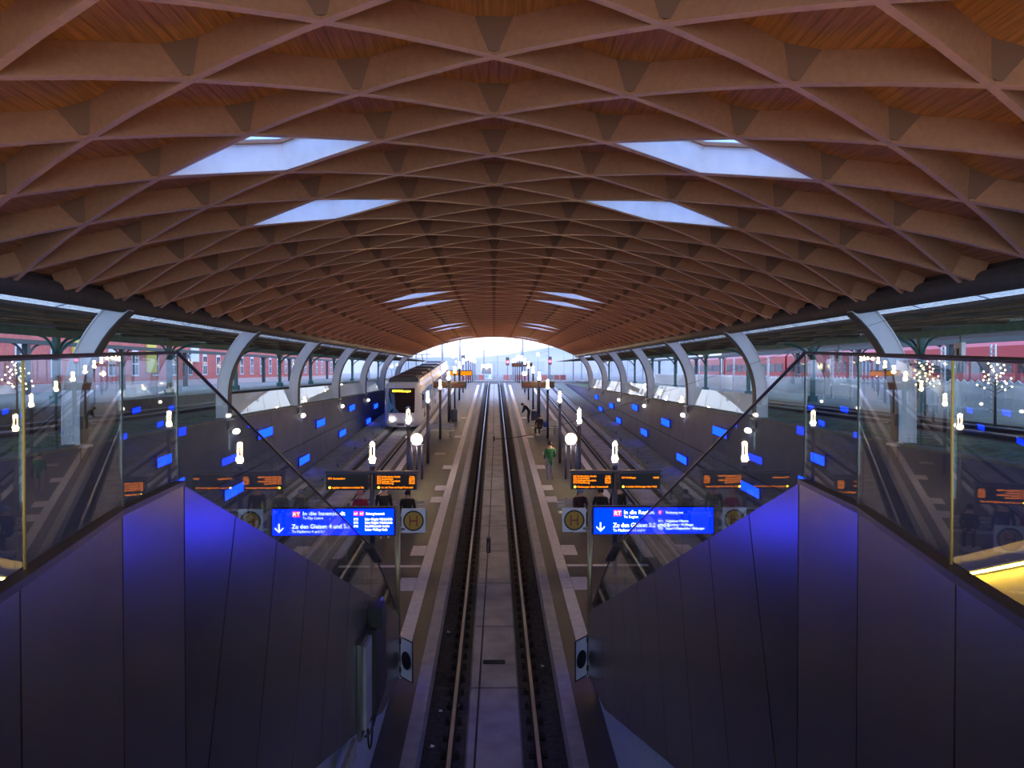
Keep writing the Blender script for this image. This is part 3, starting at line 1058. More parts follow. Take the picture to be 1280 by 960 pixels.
SY = 16.5
for sd in (-1, 1):
    S = SIDE[sd]
    t = thing('direction_sign', 'long lit blue sign over the foot of the %s stairs reading %s' % (
        S, 'In die Innenstadt' if sd < 0 else 'In die Region'), 'sign', (sd * 3.3, SY, zp(SY)))
    zt, zb_ = CZ - 2.83 - zp(SY), CZ - 3.39 - zp(SY)
    MB().box(-1.25, 1.25, -.06, .06, zb_, zt).obj('case', M['coping'], t)
    fc = MB().box(-1.235, 1.235, -.068, -.058, zb_ + .015, zt - .015).obj('face', M['signblue'], t)
    for q in (-1.31, 1.31):
        MB().tube((q, 0, 0), (q, 0, zt + .03), .055, n=12).obj('post', M['postglow'], t, smooth=True)
    MB().tube((-1.31, 0, zt + .02), (1.31, 0, zt + .02), .02, n=8).obj('top_bar', M['steel'], t)
    yy = -.071
    W, A, Rr = M['signwhite'], None, M['signred']
    # arrow
    ax, az = -1.10, zb_ + .06
    MB().box(ax - .014, ax + .014, yy - .002, yy, az + .03, az + .19).obj('arrow_shaft', W, t)
    ah = MB()
    for q in (-1, 1):
        ah.hexa([(ax, yy, az), (ax, yy, az + .035), (ax + q * .085, yy, az + .115), (ax + q * .085, yy, az + .08)],
                [(ax, yy - .002, az), (ax, yy - .002, az + .035), (ax + q * .085, yy - .002, az + .115), (ax + q * .085, yy - .002, az + .08)])
    ah.obj('arrow_head', W, t)
    MB().box(-.83, -.67, yy - .001, yy, zt - .18, zt - .055).obj('badge', Rr, t)
    text('RT', .11, W, t, (-.82, yy - .003, zt - .155), width=.14, bold=.004)
    l1, l2, l3, l4 = (('In die Innenstadt', 'To City Centre', 'Zu den Gleisen 4 und 5.1', 'To Platforms 4 and 5.1') if sd < 0 else
                      ('In die Region', 'To Region', 'Zu den Gleisen 5.2 und 6', 'To Platforms 5.2 and 6'))
    text(l1, .115, W, t, (-.62, yy, zt - .14), width=.86 if sd < 0 else .62, bold=.004)
    text(l2, .075, W, t, (-.62, yy, zt - .22), width=.42 if sd < 0 else .30, bold=.002)
    text(l3, .125, W, t, (-.84, yy, zb_ + .15), width=1.18, bold=.006)
    text(l4, .08, W, t, (-.84, yy, zb_ + .06), width=.66, bold=.002)
    if sd < 0:
        for x in (.42, .54):
            MB().box(x, x + .09, yy - .001, yy, zt - .15, zt - .06).obj('badge', Rr, t)
            text('RT', .06, W, t, (x + .01, yy - .003, zt - .13), width=.07, bold=.002)
        text('Richtung Innenstadt', .075, W, t, (.67, yy, zt - .135), width=.38, bold=.003)
        for i, (a, b, wd) in enumerate((('RT3', 'Rathaus • Königsplatz • Holländische Straße', 1.0 * .56 + .0), ('RT4', 'Rathaus • Königsplatz • Holländische Straße', .56),
                                        ('RT5', 'Rathaus/Fünffensterstraße • Auestadion', .50), ('', 'Rathaus • Wolfhager Straße', .46))):
            z = zt - .245 - .072 * i
            if a:
                text(a, .065, W, t, (.42, yy, z), width=.09, bold=.003)
            text(b, .072, W, t, (.65, yy, z), width=wd, bold=.004)
    else:
        MB().box(.10, .17, yy - .001, yy, zt - .15, zt - .06).obj('badge', Rr, t)
        text('R', .06, W, t, (.115, yy - .003, zt - .13), bold=.002)
        text('Richtung von', .075, W, t, (.25, yy, zt - .135), width=.36, bold=.003)
        for i, (a, b, wd) in enumerate((('RT1', 'Hofgeismar-Hümme', .47), ('RT4', 'Zierenberg • Wolfhagen', .58), ('RT5', 'Kassel-Wilhelmshöhe • Melsungen', .80))):
            z = zt - .31 - .078 * i
            text(a, .065, W, t, (.10, yy, z), width=.09, bold=.003)
            text(b, .075, W, t, (.25, yy, z), width=wd, bold=.004)
    hsign('square yellow H stop sign at the inner end of the %s blue sign' % S, sd * 1.66, SY, CZ - 3.1)
    hsign('square yellow H stop sign at the outer end of the %s blue sign' % S, sd * 5.0, SY + .0, CZ - 3.1)
    # mounts
    MB().box(*sorted((-sd * 1.36, -sd * 1.46)), -.02, .02, zb_ + .1, zb_ + .14).obj('bracket', M['steel'], t)
    MB().box(*sorted((sd * 1.36, sd * 1.46)), -.02, .02, zb_ + .1, zb_ + .14).obj('bracket', M['steel'], t)

# ------------------------------------------------------------------ platform lamps
LX = 3.40


def lamp(sd, y, label, far_):
    z = zp(min(y, 104)) if y < 104 else 0
    t = thing('platform_lamp', label, 'lamp', (sd * LX, y, z), 'platform lamps')
    H = 3.05
    n = 12 if y < 60 else 6
    MB().tube((0, 0, 0), (0, 0, H), .075, n=n).obj('pole', M['pole'], t, smooth=True)
    MB().lathe((0, 0, H), [(.075, 0), (.10, .02), (.10, .10), (.06, .12)], n=n).obj('collar', M['steel'], t)
    MB().tube((0, 0, H + .1), (0, 0, H + .72), .105, n=n).obj('glass_tube', M['lampglass'], t, smooth=True)
    MB().sphere((0, 0, H + .20), .095 if y < 60 else .13, n=8, k=6).obj('lower_bulb', M['lamp'], t, smooth=True)
    MB().sphere((0, 0, H + .62), .06 if y < 60 else .09, n=8, k=6).obj('upper_glow', M['lamp'], t, smooth=True)  # reflection at the tube top drawn as a small emissive sphere
    for q in (-.05, .05):
        MB().tube((q, 0, H + .25), (q, 0, H + .6), .016 if y < 60 else .03, n=6).obj('tube_glow', M['tubeglow'], t)  # glow along the glass tube drawn as thin emissive rods
    MB().lathe((0, 0, H + .72), [(.10, 0), (.10, .03), (.02, .07)], n=n).obj('cap', M['steel'], t)
    return t


for sd in (-1, 1):
    for k in range(14):
        y = 22.4 + 9.4 * k
        lamp(sd, y, 'warm tube lamp on a dark pole, %s one along the %s platform from the stairs' % (ORD[k], SIDE[sd]), k > 4)


def globe(sd, y, label):
    t = thing('globe_light', label, 'lamp', (sd * 3.55, y, zp(y)), 'globe lights on blue posts')
    for q in (-.24, 0, .24):
        MB().tube((q, 0, 0), (q, 0, 1.6), .045, n=8).obj('post', M['poleblue'], t, smooth=True)
    MB().box(-.3, .3, -.05, .05, 1.56, 1.62).obj('cross_bar', M['poleblue'], t)
    MB().sphere((0, 0, 1.85), .26, n=14, k=10).obj('globe', M['globe'], t, smooth=True)


for sd in (-1, 1):
    globe(sd, 36.8, 'bright globe light on three blue posts, near one on the %s platform' % SIDE[sd])
    globe(sd, 92.9, 'bright globe light on blue posts, far one on the %s platform' % SIDE[sd])

# ------------------------------------------------------------------ departure displays


def display(name_label, x, y, zbase, boards, mode='amber', w=1.15):
    t = thing('departure_display', name_label, 'display', (x, y, zbase), 'departure displays')
    zt, zb_ = 2.87, 2.42
    if y > 30:
        MB().tube((0, .02, 0), (0, .02, 3.0), .09, n=10).obj('post', M['pole'], t, smooth=True)
    MB().box(-w - .13, w + .13, -.07, .13, zt + .01, zt + .07).obj('top_beam', M['dispcase'], t)
    for q, lines in zip((-1, 1), boards):
        cx = q * (.1 + w / 2)
        b = MB().box(cx - w / 2, cx + w / 2, -.10, .14, zb_, zt).obj('board', M['dispcase'], t)
        MB().box(cx - w / 2 + .02, cx + w / 2 - .02, -.108, -.10, zb_ + .02, zt - .02).obj('screen', M['dispface'] if mode != 'back' else M['amberback'], b)
        x0 = cx - w / 2 + .06
        for (txt, dx, z, wd) in lines:
            text(txt, .07, M['amber'] if mode == 'amber' else M['redled'], b, (x0 + dx, -.112, zb_ + z), width=wd, bold=.004)
        if lines and mode == 'amber':
            a = [(.03 * math.cos(j * .6283), .03 * math.sin(j * .6283)) for j in range(10)]
            MB().hexa([(x0 + .045 + p, -.111, zb_ + .072 + r) for p, r in a], [(x0 + .045 + p, -.113, zb_ + .072 + r) for p, r in a]).obj('info_dot', M['tramdisp'], b)
    return t


four = [('RT1', .0, .345, .10), ('Holländische Straße', .12, .345, .52), ('3 min', .90, .345, .13),
        ('RT5', .0, .285, .10), ('Auestadion', .12, .285, .33), ('18:05', .87, .285, .16),
        ('RT4', .0, .225, .10), ('Kaufungen Papierfabrik', .12, .225, .52), ('18:12', .87, .225, .16),
        ('RT3', .0, .165, .10), ('Warburg', .12, .165, .34), ('18:20', .87, .165, .16)]
display('pair of amber departure boards on the left platform just behind the blue sign', -LX, 22.3, zp(22.3),
        [[('RT5', .0, .30, .10), ('Auestadion', .13, .30, .34), ('tagsüber verkehren in beiden Ric', .11, .05, .88)],
         four + [('r.h.: die Tram und RegioTram nach', .11, .05, .88)]])
display('pair of amber departure boards on the right platform just behind the blue sign', LX, 22.3, zp(22.3),
        [four + [('Richtungen über Innenstadt', .11, .05, .86)],
         [('RT4', .0, .30, .10), ('Wolfhagen', .12, .30, .28), ('18:05', .87, .30, .16), ('in beiden Richtungen über Holl.', .11, .05, .88)]])
rl_ = [('RT1 Hofgeismar', 0, .28, .9), ('RT5 Melsungen', 0, .16, .8)]
display('pair of far boards with dim red text on the right platform', LX, 61.5, zp(61.5), [rl_, rl_], 'red')
display('pair of far boards with dim red text on the left platform', -LX, 61.5, zp(61.5), [rl_, rl_], 'red')
display('amber glowing pair of boards far along the left platform', -LX, 78.6, zp(78.6), [[], []], 'back')
display('pair of far boards with dim red text at the end of the right platform', LX, 97, zp(97), [rl_, rl_], 'red')

# ------------------------------------------------------------------ tram on the left outer track
tr = thing('tram', 'white low-floor tram with dark windscreen and lit yellow display on the left track', 'tram', (-6.65, 57.0, zr(57) + .02))
tr.rotation_euler = (math.atan(.05), 0, 0)
LEV = [(0.22, .30, .80), (.55, .05, .98), (.95, 0.0, 1.02), (1.25, .10, 1.04), (1.9, .42, 1.04), (2.55, .75, 1.02), (2.95, .95, 1.0), (3.25, 1.25, .95)]
NPL = 12


def nose_pt(lv, u):
    z, y0, hw = lv
    a = u * math.pi / 2                       # u in -1..1
    full = 1.325 if z < 3.1 else 1.2
    sgn = 1 if u >= 0 else -1
    au = abs(u)
    if au < .6:
        k = au / .6
        return (sgn * k * hw * .93, y0 + .16 * k * k, z)
    k = (au - .6) / .4
    x = hw * .93 + (full - hw * .93) * math.sin(k * math.pi / 2)
    return (sgn * x, y0 + .16 + (2.1 - y0 - .16) * (1 - math.cos(k * math.pi / 2)) ** .9, z)


us = [-1 + 2 * i / 20 for i in range(21)]
for nm, l0, l1, mt, u0, u1 in (('front_skirt', 0, 3, 'tramwhite', -1, 1), ('windscreen', 3, 5, 'tramglass', -.62, .62), ('front_header', 5, 6, 'tramglass', -.62, .62),
                               ('roof_edge', 6, 7, 'tramwhite', -1, 1), ('pillar', 3, 6, 'tramwhite', -1, -.6), ('pillar', 3, 6, 'tramwhite', .6, 1)):
    mb = MB()
    sel = [u for u in us if u0 - 1e-6 <= u <= u1 + 1e-6]
    v, fcs = [], []
    for k in range(l0, l1 + 1):
        v += [nose_pt(LEV[k], u) for u in sel]
    m_ = len(sel)
    for k in range(l1 - l0):
        for j in range(m_ - 1):
            fcs.append((k * m_ + j, k * m_ + j + 1, (k + 1) * m_ + j + 1, (k + 1) * m_ + j))
    mb.add(v, fcs).obj(nm, M[mt], tr, smooth=True)
v = [nose_pt(LEV[3], u) for u in (-.62, -.5, -.3)] + [nose_pt(LEV[4], u) for u in (-.62, -.5, -.4)]
# pale blue wedge in the lower corner of the windscreen
q = [nose_pt(LEV[3], -.6), nose_pt(LEV[3], -.05), nose_pt(LEV[4], -.45), nose_pt(LEV[5], -.6)]
MB().add([(x, y - .02, z) for x, y, z in q], [(0, 1, 2, 3)]).obj('corner_stripe', M['tramblue'], tr)
MB().box(-.78, .78, .78, .86, 2.66, 2.90).obj('display_case', M['black'], tr)
text('RT5 Melsungen', .2, M['tramdisp'], tr, (-.66, .77, 2.70), name='destination_lettering', width=1.3, bold=.006)
for x in (-.62, .62):
    MB().sphere((x, .03, .80), .085, n=10, k=6, sc=(1, .5, 1)).obj('headlight', M['headlight'], tr, smooth=True)
MB().sphere((0, .86, 2.52), .05, n=8, k=6).obj('headlight', M['headlight'], tr, smooth=True)
MB().box(-.25, .25, .0, .25, .35, .5).obj('coupler_cover', M['tramgrey'], tr)
for x in (-1, 1):
    MB().path([(x * 1.25, 1.6, 2.5), (x * 1.5, 1.35, 2.45)], .02, n=6).obj('mirror_arm', M['black'], tr)
    MB().box(x * 1.5 - .06, x * 1.5 + .06, 1.28, 1.4, 2.05, 2.5).obj('mirror', M['black'], tr)
mods = [(2.1, 12.4), (13.2, 24.0), (24.8, 36.5)]
for mi_, (a, b) in enumerate(mods):
    MB().hexa([(-1.325, a, .25), (1.325, a, .25), (1.325, b, .25), (-1.325, b, .25)],
              [(-1.325, a, 3.05), (1.325, a, 3.05), (1.325, b, 3.05), (-1.325, b, 3.05)]).obj('car_body', M['tramwhite'], tr)
    MB().hexa([(-1.325, a, 3.05), (1.325, a, 3.05), (1.325, b, 3.05), (-1.325, b, 3.05)],
              [(-1.12, a, 3.28), (1.12, a, 3.28), (1.12, b, 3.28), (-1.12, b, 3.28)]).obj('roof', M['tramwhite'], tr)
    n = 6
    for i in range(n):
        ya, yb = a + .3 + i * (b - a - .5) / n, a + .15 + (i + 1) * (b - a - .5) / n
        for sx_ in (-1, 1):
            MB().box(*sorted((sx_ * 1.327, sx_ * 1.335)), ya, yb, .45 if i in (1, 4) else 1.25, 2.6).obj('door' if i in (1, 4) else 'side_window', M['tramglass'], tr)
    for i in range(2):
        ya = a + .8 + i * (b - a) / 2
        MB().box(-.95, .95, ya, ya + (b - a) / 2 - 1.2, 3.28, 3.62).obj('roof_unit', M['tramgrey'], tr)
        MB().box(-.8, .8, ya + .3, ya + 2.2, 3.62, 3.68).obj('roof_grille', M['coping'], tr)
    for sx_ in (-1, 1):
        MB().box(*sorted((sx_ * 1.08, sx_ * 1.2)), a + .2, b - .2, 3.26, 3.55).obj('roof_fairing', M['tramwhite'], tr)
for a, b in ((12.4, 13.2), (24.0, 24.8)):
    MB().box(-1.2, 1.2, a, b, .4, 3.0).obj('bellows', M['tramgrey'], tr)
for y in (3.4, 10.8, 18.6, 26.4, 34.6):
    for x in (-.755, .755):
        MB().tube((x - .06, y, .29), (x + .06, y, .29), .29, n=14).obj('wheel', M['railweb'], tr)
MB().path([(0, 17, 3.65), (0, 18.2, 4.3), (0, 17.2, 4.9)], .03).path([(-.7, 17.2, 4.9), (.7, 17.2, 4.9)], .03).obj('pantograph', M['black'], tr)

# ------------------------------------------------------------------ people


def cloth(c):
    return mat('cloth', c, .85, noise=.15, nscale=10)


def person(label, loc, rz, pose, top, legs_c, hair=True, group='people waiting on the platforms', scale=1.0, shoes=(.6, .6, .62), hat=None):
    J = {}
    if pose == 'sit':
        J['pel'] = (0, 0, .52); J['ch'] = (0, -.03, .86); J['sh'] = (0, -.05, 1.00); J['nk'] = (0, -.07, 1.10); J['hd'] = (0, -.10, 1.24)
        for s_, k in ((-1, 'l'), (1, 'r')):
            J['hip' + k] = (s_ * .10, -.02, .50); J['kn' + k] = (s_ * .12, -.46, .52); J['an' + k] = (s_ * .12, -.42, .10); J['to' + k] = (s_ * .13, -.58, .05)
            J['s' + k] = (s_ * .19, -.04, .99); J['e' + k] = (s_ * .25, -.12, .74); J['w' + k] = (s_ * .12, -.34, .64); J['h' + k] = (s_ * .09, -.42, .63)
    elif pose == 'lean':
        J['pel'] = (0, .10, .90); J['ch'] = (0, -.12, 1.17); J['sh'] = (0, -.24, 1.28); J['nk'] = (0, -.32, 1.34); J['hd'] = (0, -.43, 1.38)
        for s_, k in ((-1, 'l'), (1, 'r')):
            J['hip' + k] = (s_ * .10, .10, .88); J['kn' + k] = (s_ * .11, .02, .48); J['an' + k] = (s_ * .11, .06, .09); J['to' + k] = (s_ * .12, -.12, .045)
            J['s' + k] = (s_ * .19, -.23, 1.27); J['e' + k] = (s_ * .23, -.30, 1.0); J['w' + k] = (s_ * .14, -.42, .84); J['h' + k] = (s_ * .12, -.46, .77)
    else:
        J['pel'] = (0, 0, .94); J['ch'] = (0, -.01, 1.24); J['sh'] = (0, 0, 1.40); J['nk'] = (0, 0, 1.50); J['hd'] = (0, -.03, 1.64)
        for s_, k in ((-1, 'l'), (1, 'r')):
            st = .10 * s_ if pose == 'walk' else .0
            J['hip' + k] = (s_ * .10, 0, .92); J['kn' + k] = (s_ * .11, -.03 + st, .50); J['an' + k] = (s_ * .11, .03 + 1.6 * st, .09); J['to' + k] = (s_ * .13, -.14 + 1.6 * st, .045)
            J['s' + k] = (s_ * .20, 0, 1.40); J['e' + k] = (s_ * .26, .03 - st, 1.12)
            J['w' + k] = (s_ * .20, -.16, .98) if pose == 'phone' else (s_ * .26, -.05 - st, .88)
            J['h' + k] = (s_ * .14, -.24, 1.02) if pose == 'phone' else (s_ * .25, -.08 - st, .79)
    RAD = {'pel': (.165, .12), 'ch': (.175, .125), 'sh': (.14, .11), 'nk': (.062, .062), 'hd': (.098, .105), 'hip': (.105, .10), 'kn': (.068, .068), 'an': (.05, .05),
           'to': (.045, .035), 's': (.08, .08), 'e': (.056, .056), 'w': (.042, .042), 'h': (.035, .045)}
    names = list(J)
    idx = {k: i for i, k in enumerate(names)}
    E = [('pel', 'ch'), ('ch', 'sh'), ('sh', 'nk'), ('nk', 'hd')]
    for k in 'lr':
        E += [('pel', 'hip' + k), ('hip' + k, 'kn' + k), ('kn' + k, 'an' + k), ('an' + k, 'to' + k), ('sh', 's' + k), ('s' + k, 'e' + k), ('e' + k, 'w' + k), ('w' + k, 'h' + k)]
    me = bpy.data.meshes.new('body')
    bm = bmesh.new()
    ly = bm.verts.layers.skin.verify()
    vs_ = []
    for k in names:
        v = bm.verts.new(J[k])
        base = k if k in RAD else k[:-1]
        v[ly].radius = RAD[base]
        v[ly].use_root = (k == 'pel')
        vs_.append(v)
    for a, b in E:
        bm.edges.new((vs_[idx[a]], vs_[idx[b]]))
    bm.to_mesh(me)
    bm.free()
    o = bpy.data.objects.new('tmp', me)
    COL.objects.link(o)
    o.modifiers.new('s', 'SKIN').use_smooth_shade = True
    o.modifiers.new('u', 'SUBSURF').levels = 1
    dg = bpy.context.evaluated_depsgraph_get()
    bmh = bpy.data.meshes.new_from_object(o.evaluated_get(dg))
    bpy.data.objects.remove(o)
    bmh.name = 'body'
    for m_ in (cloth(top), cloth(legs_c), M['skin'], mat('shoe', shoes, .6)):
        bmh.materials.append(m_)
    jv = {k: Vector(J[k]) for k in J}
    for p in bmh.polygons:
        c = p.center
        best = min(jv, key=lambda k: (jv[k] - c).length - (.05 if k in ('pel', 'ch') else 0))
        b = best if best in RAD else best[:-1]
        p.material_index = 2 if b in ('hd', 'h') else 3 if b == 'to' else 1 if b in ('hip', 'kn', 'an') else 0
        if b == 'nk':
            p.material_index = 2
        p.use_smooth = True
    t = thing('person', label, 'person', loc, group)
    t.rotation_euler = (0, 0, rz)
    t.scale = (scale,) * 3
    link('body', bmh, t)
    h = jv['hd']
    MB().sphere((h.x, h.y + .018, h.z + .035), .112, n=12, k=8, sc=(.95, 1.02, .95)).obj('hat' if hat else 'hair', cloth(hat) if hat else M['hair'], t, smooth=True)
    f_ = MB()
    f_.sphere((h.x, h.y - .105, h.z - .01), .016, n=6, k=4)
    for q in (-1, 1):
        f_.sphere((h.x + q * .1, h.y - .0, h.z - .01), .022, n=6, k=4, sc=(.5, 1, 1.3))
    f_.obj('face_features', M['skin'], t, smooth=True)
    e_ = MB()
    for q in (-1, 1):
        e_.sphere((h.x + q * .035, h.y - .093, h.z + .01), .011, n=6, k=4)
    e_.obj('eyes', M['black'], t, smooth=True)
    return t


def bench(label, x, y, rz=0.0, L=1.8, group='benches'):
    t = thing('bench', label, 'bench', (x, y, zp(y)), group)
    t.rotation_euler = (0, 0, rz)
    for i in range(4):
        MB().box(-L / 2, L / 2, -.24 + i * .12, -.14 + i * .12, .44, .47).obj('seat_slat', M['bench'], t)
    for i in range(3):
        MB().box(-L / 2, L / 2, .27, .30, .56 + i * .12, .65 + i * .12).obj('back_slat', M['bench'], t)
    for q in (-1, 1):
        MB().box(q * L * .36 - .03, q * L * .36 + .03, -.22, .28, .02, .44).obj('leg', M['pole'], t)
        MB().box(q * L * .36 - .03, q * L * .36 + .03, .28, .32, .3, .92).obj('back_support', M['pole'], t)


def bin_(label, x, y):
    t = thing('litter_bin', label, 'bin', (x, y, zp(y)), 'litter bins')
    MB().lathe((0, 0, 0), [(.2, 0), (.23, .05), (.24, .78), (.2, .82)], n=14).obj('body', M['binblue'], t)
    MB().lathe((0, 0, .82), [(.22, .0), (.24, .05), (.1, .12)], n=14).obj('lid', M['steel'], t)


bench('pale slatted bench in the middle of the left platform, empty', -3.45, 51.0)
bench('pale slatted bench on the right platform with a person in blue sitting', 3.35, 52.6)
bench('slatted bench under the left departure boards', -3.75, 27.75, L=2.6)
bench('slatted bench under the right departure boards', 3.35, 28.0, L=2.2)
bin_('blue litter bin beside the dark bending person on the right platform', 3.0, 59.5)
bin_('blue litter bin behind the pale bench on the left platform', -3.0, 60.5)
person('person in a green jacket and pale trousers standing on the right platform', (2.56, 36.6, zp(36.6)), math.radians(200), 'phone', (.05, .22, .09), (.36, .34, .42), shoes=(.8, .8, .85))
person('person in dark coat bending forward on the right platform', (2.5, 59.0, zp(59.0)), math.radians(-80), 'lean', (.02, .02, .025), (.02, .02, .025))
person('person in dark clothes with blue bag seated on the right platform bench', (3.0, 52.5, zp(52.6) - .03), math.radians(-20), 'sit', (.03, .03, .04), (.03, .03, .035))
person('person in dark jacket with pale blue hat seated under the right boards', (3.0, 27.95, zp(28.0) - .03), .3, 'sit', (.05, .03, .04), (.03, .03, .04), hat=(.25, .35, .6))
person('person in black coat seated under the right boards, nearer the lamp post', (3.75, 27.95, zp(28.0) - .03), -.2, 'sit', (.02, .02, .022), (.03, .03, .04))
person('person in black coat standing right of the right lamp post', (4.12, 26.4, zp(26.4)), 2.6, 'stand', (.015, .015, .017), (.02, .02, .02))
person('person in black jacket seated at the right end of the left bench', (-3.0, 27.7, zp(27.75) - .03), .2, 'sit', (.018, .018, .02), (.03, .03, .04))
person('person in red coat seated at the left end of the left bench', (-4.6, 27.7, zp(27.75) - .03), -.1, 'sit', (.35, .03, .08), (.04, .04, .07), hat=(.6, .25, .3))
person('person in dark coat standing behind the left lamp post', (-3.62, 26.3, zp(26.3)), .4, 'stand', (.02, .02, .025), (.02, .02, .02))
bg_ = MB().sphere((0, 0, .2), .2, n=10, k=6, sc=(.8, .55, 1)).obj('blue_bag', mat('bag_cloth', (.04, .10, .55), .7), loc=(3.36, 52.5, zp(52.6) + .47), smooth=True)
tag(bg_, 'bright blue bag on the right platform bench', 'bag')

# ------------------------------------------------------------------ old canopies on both sides


def canopy(sd):
    S = SIDE[sd]
    t = thing('station_canopy', 'old green steel platform canopy with boarded roof on the %s' % S, 'canopy', (sd * 17, 20, .5), 'old station canopies')
    o = Vector((sd * 17, 20, .5))

    def B(x0, x1, y0, y1, z0, z1):
        a, b = sorted((sd * x0, sd * x1))
        return (a - o.x, b - o.x, y0 - o.y, y1 - o.y, z0 - o.z, z1 - o.z)

    def zroof(x):
        return CZ + 1.41 + (x - 10.2) / 6.8 * .28 if x < 17 else CZ + 1.69 - (x - 17) * .05
    pz = .5 if sd < 0 else .1
    xs_ = [10.2 + .62 * i for i in range(15)]
    for a, b in zip(xs_[:-1], xs_[1:]):
        MB().hexa([(sd * x - o.x, y - o.y, zroof(x) - o.z) for x, y in ((a + .006, 5), (b - .006, 5), (b - .006, 130), (a + .006, 130))],
                  [(sd * x - o.x, y - o.y, zroof(x) + .06 - o.z) for x, y in ((a + .006, 5), (b - .006, 5), (b - .006, 130), (a + .006, 130))]).obj('roof_board', M['oldwood'], t)
    y = 20.7 - 10.8
    raf = None
    while y < 128:
        if raf is None:
            raf = MB().hexa([(sd * 10.3 - o.x, -.05, zroof(10.3) - .07 - o.z), (sd * 10.3 - o.x, .05, zroof(10.3) - .07 - o.z), (sd * 17 - o.x, .05, zroof(17) - .14 - o.z), (sd * 17 - o.x, -.05, zroof(17) - .14 - o.z)],
                            [(sd * 10.3 - o.x, -.05, zroof(10.3) - o.z), (sd * 10.3 - o.x, .05, zroof(10.3) - o.z), (sd * 17 - o.x, .05, zroof(17) - o.z), (sd * 17 - o.x, -.05, zroof(17) - o.z)]).mesh('rafter', M['oldwood'])
        link('rafter', raf, t, (0, y - o.y, 0))
        y += 5.4
    for x in (11.4, 12.8, 14.2, 15.6):
        MB().box(*B(x - .07, x + .07, 5, 130, zroof(x) - .05, zroof(x) + .0)).obj('purlin', M['rafter'], t)
    MB().box(*B(10.15, 10.25, 5, 130, zroof(10.2) - .02, zroof(10.2) + .06)).obj('edge_board', M['oldwood'], t)
    MB().box(*B(16.9, 17.1, 5, 130, CZ + 1.28, CZ + 1.60)).obj('girder', M['green'], t)
    y = 20.7
    while y < 125:
        p_ = MB().box(*B(16.9, 17.1, y - .12, y + .12, pz, CZ + 1.3)).box(*B(16.8, 17.2, y - .2, y + .2, pz, pz + .3)).obj('post', M['green'], t)
        for q in (-1, 1):
            pts = [(0, y - o.y + q * (.12 + 1.0 * (1 - math.cos(a))), CZ + .35 + .95 * math.sin(a) - o.z) for a in [i * math.pi / 12 for i in range(7)]]
            MB().path(pts, .05, n=6).obj('bracket', M['green'], p_)
        pts = [(-sd * (1.6 * (1 - math.cos(a))), y - o.y, CZ + .2 + 1.2 * math.sin(a) - o.z) for a in [i * math.pi / 12 for i in range(7)]]
        MB().path(pts, .06, n=6).obj('bracket', M['green'], p_)
        y += 10.8
    # outer dark arcade
    t2 = thing('outer_arcade', 'dark iron arcade with curved brackets behind the %s canopy' % S, 'arcade', (sd * 24.5, 20, .5), 'old station canopies')
    o2 = Vector((sd * 24.5, 20, .5))
    a, b = sorted((sd * 24.35, sd * 24.65))
    MB().box(a - o2.x, b - o2.x, -10, 108, CZ + 1.38 - .5, CZ + 1.62 - .5).obj('girder', M['dkgreen'], t2)
    y = 42.5 - 21.6
    while y < 128:
        p_ = MB().box(a - o2.x, b - o2.x, y - .15 - 20, y + .15 - 20, pz - .5, CZ + 1.4 - .5).obj('post', M['dkgreen'], t2)
        for q in (-1, 1):
            pts = [(0, y - 20 + q * (.12 + 1.5 * (1 - math.cos(u))), CZ + .35 + 1.1 * math.sin(u) - .5) for u in [i * math.pi / 12 for i in range(7)]]
            MB().path(pts, .06, n=6).obj('bracket', M['dkgreen'], p_)
        y += 10.8
    # added fill tubes, hidden behind the girder, to brighten fence and ground
    for i in range(8):
        y = 26.1 + 10.8 * i
        f_ = thing('canopy_fill_light', 'cool white tube light under the %s canopy, %s one from the stairs' % (S, ORD[i]), 'light', (sd * 18.4, y, CZ + 1.5), 'tube lights under the canopies')
        MB().box(-.08, .08, -.75, .75, .04, .12).obj('fitting', M['steel'], f_)
        MB().tube((0, -.7, 0), (0, .7, 0), .04, n=8).obj('tube', M['canopyfill'], f_)
    # platform slab
    p_ = MB().box(*sorted((sd * 15.6, sd * 26)), 5, 130, -.02, .5 if sd < 0 else .1).obj('side_platform_' + S, M['kerb'])
    tag(p_, 'old %s station platform under the canopy' % S, kind='structure')


canopy(-1)
canopy(1)

# ------------------------------------------------------------------ red brick building on the left
bb = thing('brick_building', 'long red brick station wing with white arched windows on the left', 'building', (-29, 20, 0))
MB().box(-12, 0, 0, 130, 0, 5.2).obj('wall', M['brick'], bb)
MB().box(-12.4, .3, -.4, 130.4, 5.2, 5.5).obj('roof', M['tramgrey'], bb)
MB().box(-.02, .12, 0, 130, 0, .9).obj('base_course', M['paleplaster'], bb)
MB().box(-.02, .14, 0, 130, 4.6, 4.9).obj('string_course', M['paleplaster'], bb)
wm = None
for i in range(33):
    for row, z0 in ((0, 1.3),):
        y = 2.4 + i * 3.9
        if wm is None:
            pf = [(-.62, 0), (.62, 0), (.62, 1.7)] + [(.62 * math.cos(a), 1.7 + .62 * math.sin(a)) for a in [j * math.pi / 8 for j in range(1, 8)]] + [(-.62, 1.7)]
            wm = MB().hexa([(.01, p, q) for p, q in pf], [(.05, p, q) for p, q in pf]).mesh('window', M['winframe'])
            pm1 = MB().box(.05, .06, -.5, -.04, .12, .95).mesh('pane', M['winglass'])
            pm2 = MB().box(.05, .06, -.5, -.04, 1.05, 1.85).mesh('pane', M['winglass'])
        w = link('window', wm, bb, (0.0, y, z0))
        for mm, dy in ((pm1, 0), (pm1, .54), (pm2, 0), (pm2, .54)):
            link('pane', mm, w, (0.0, dy, 0))
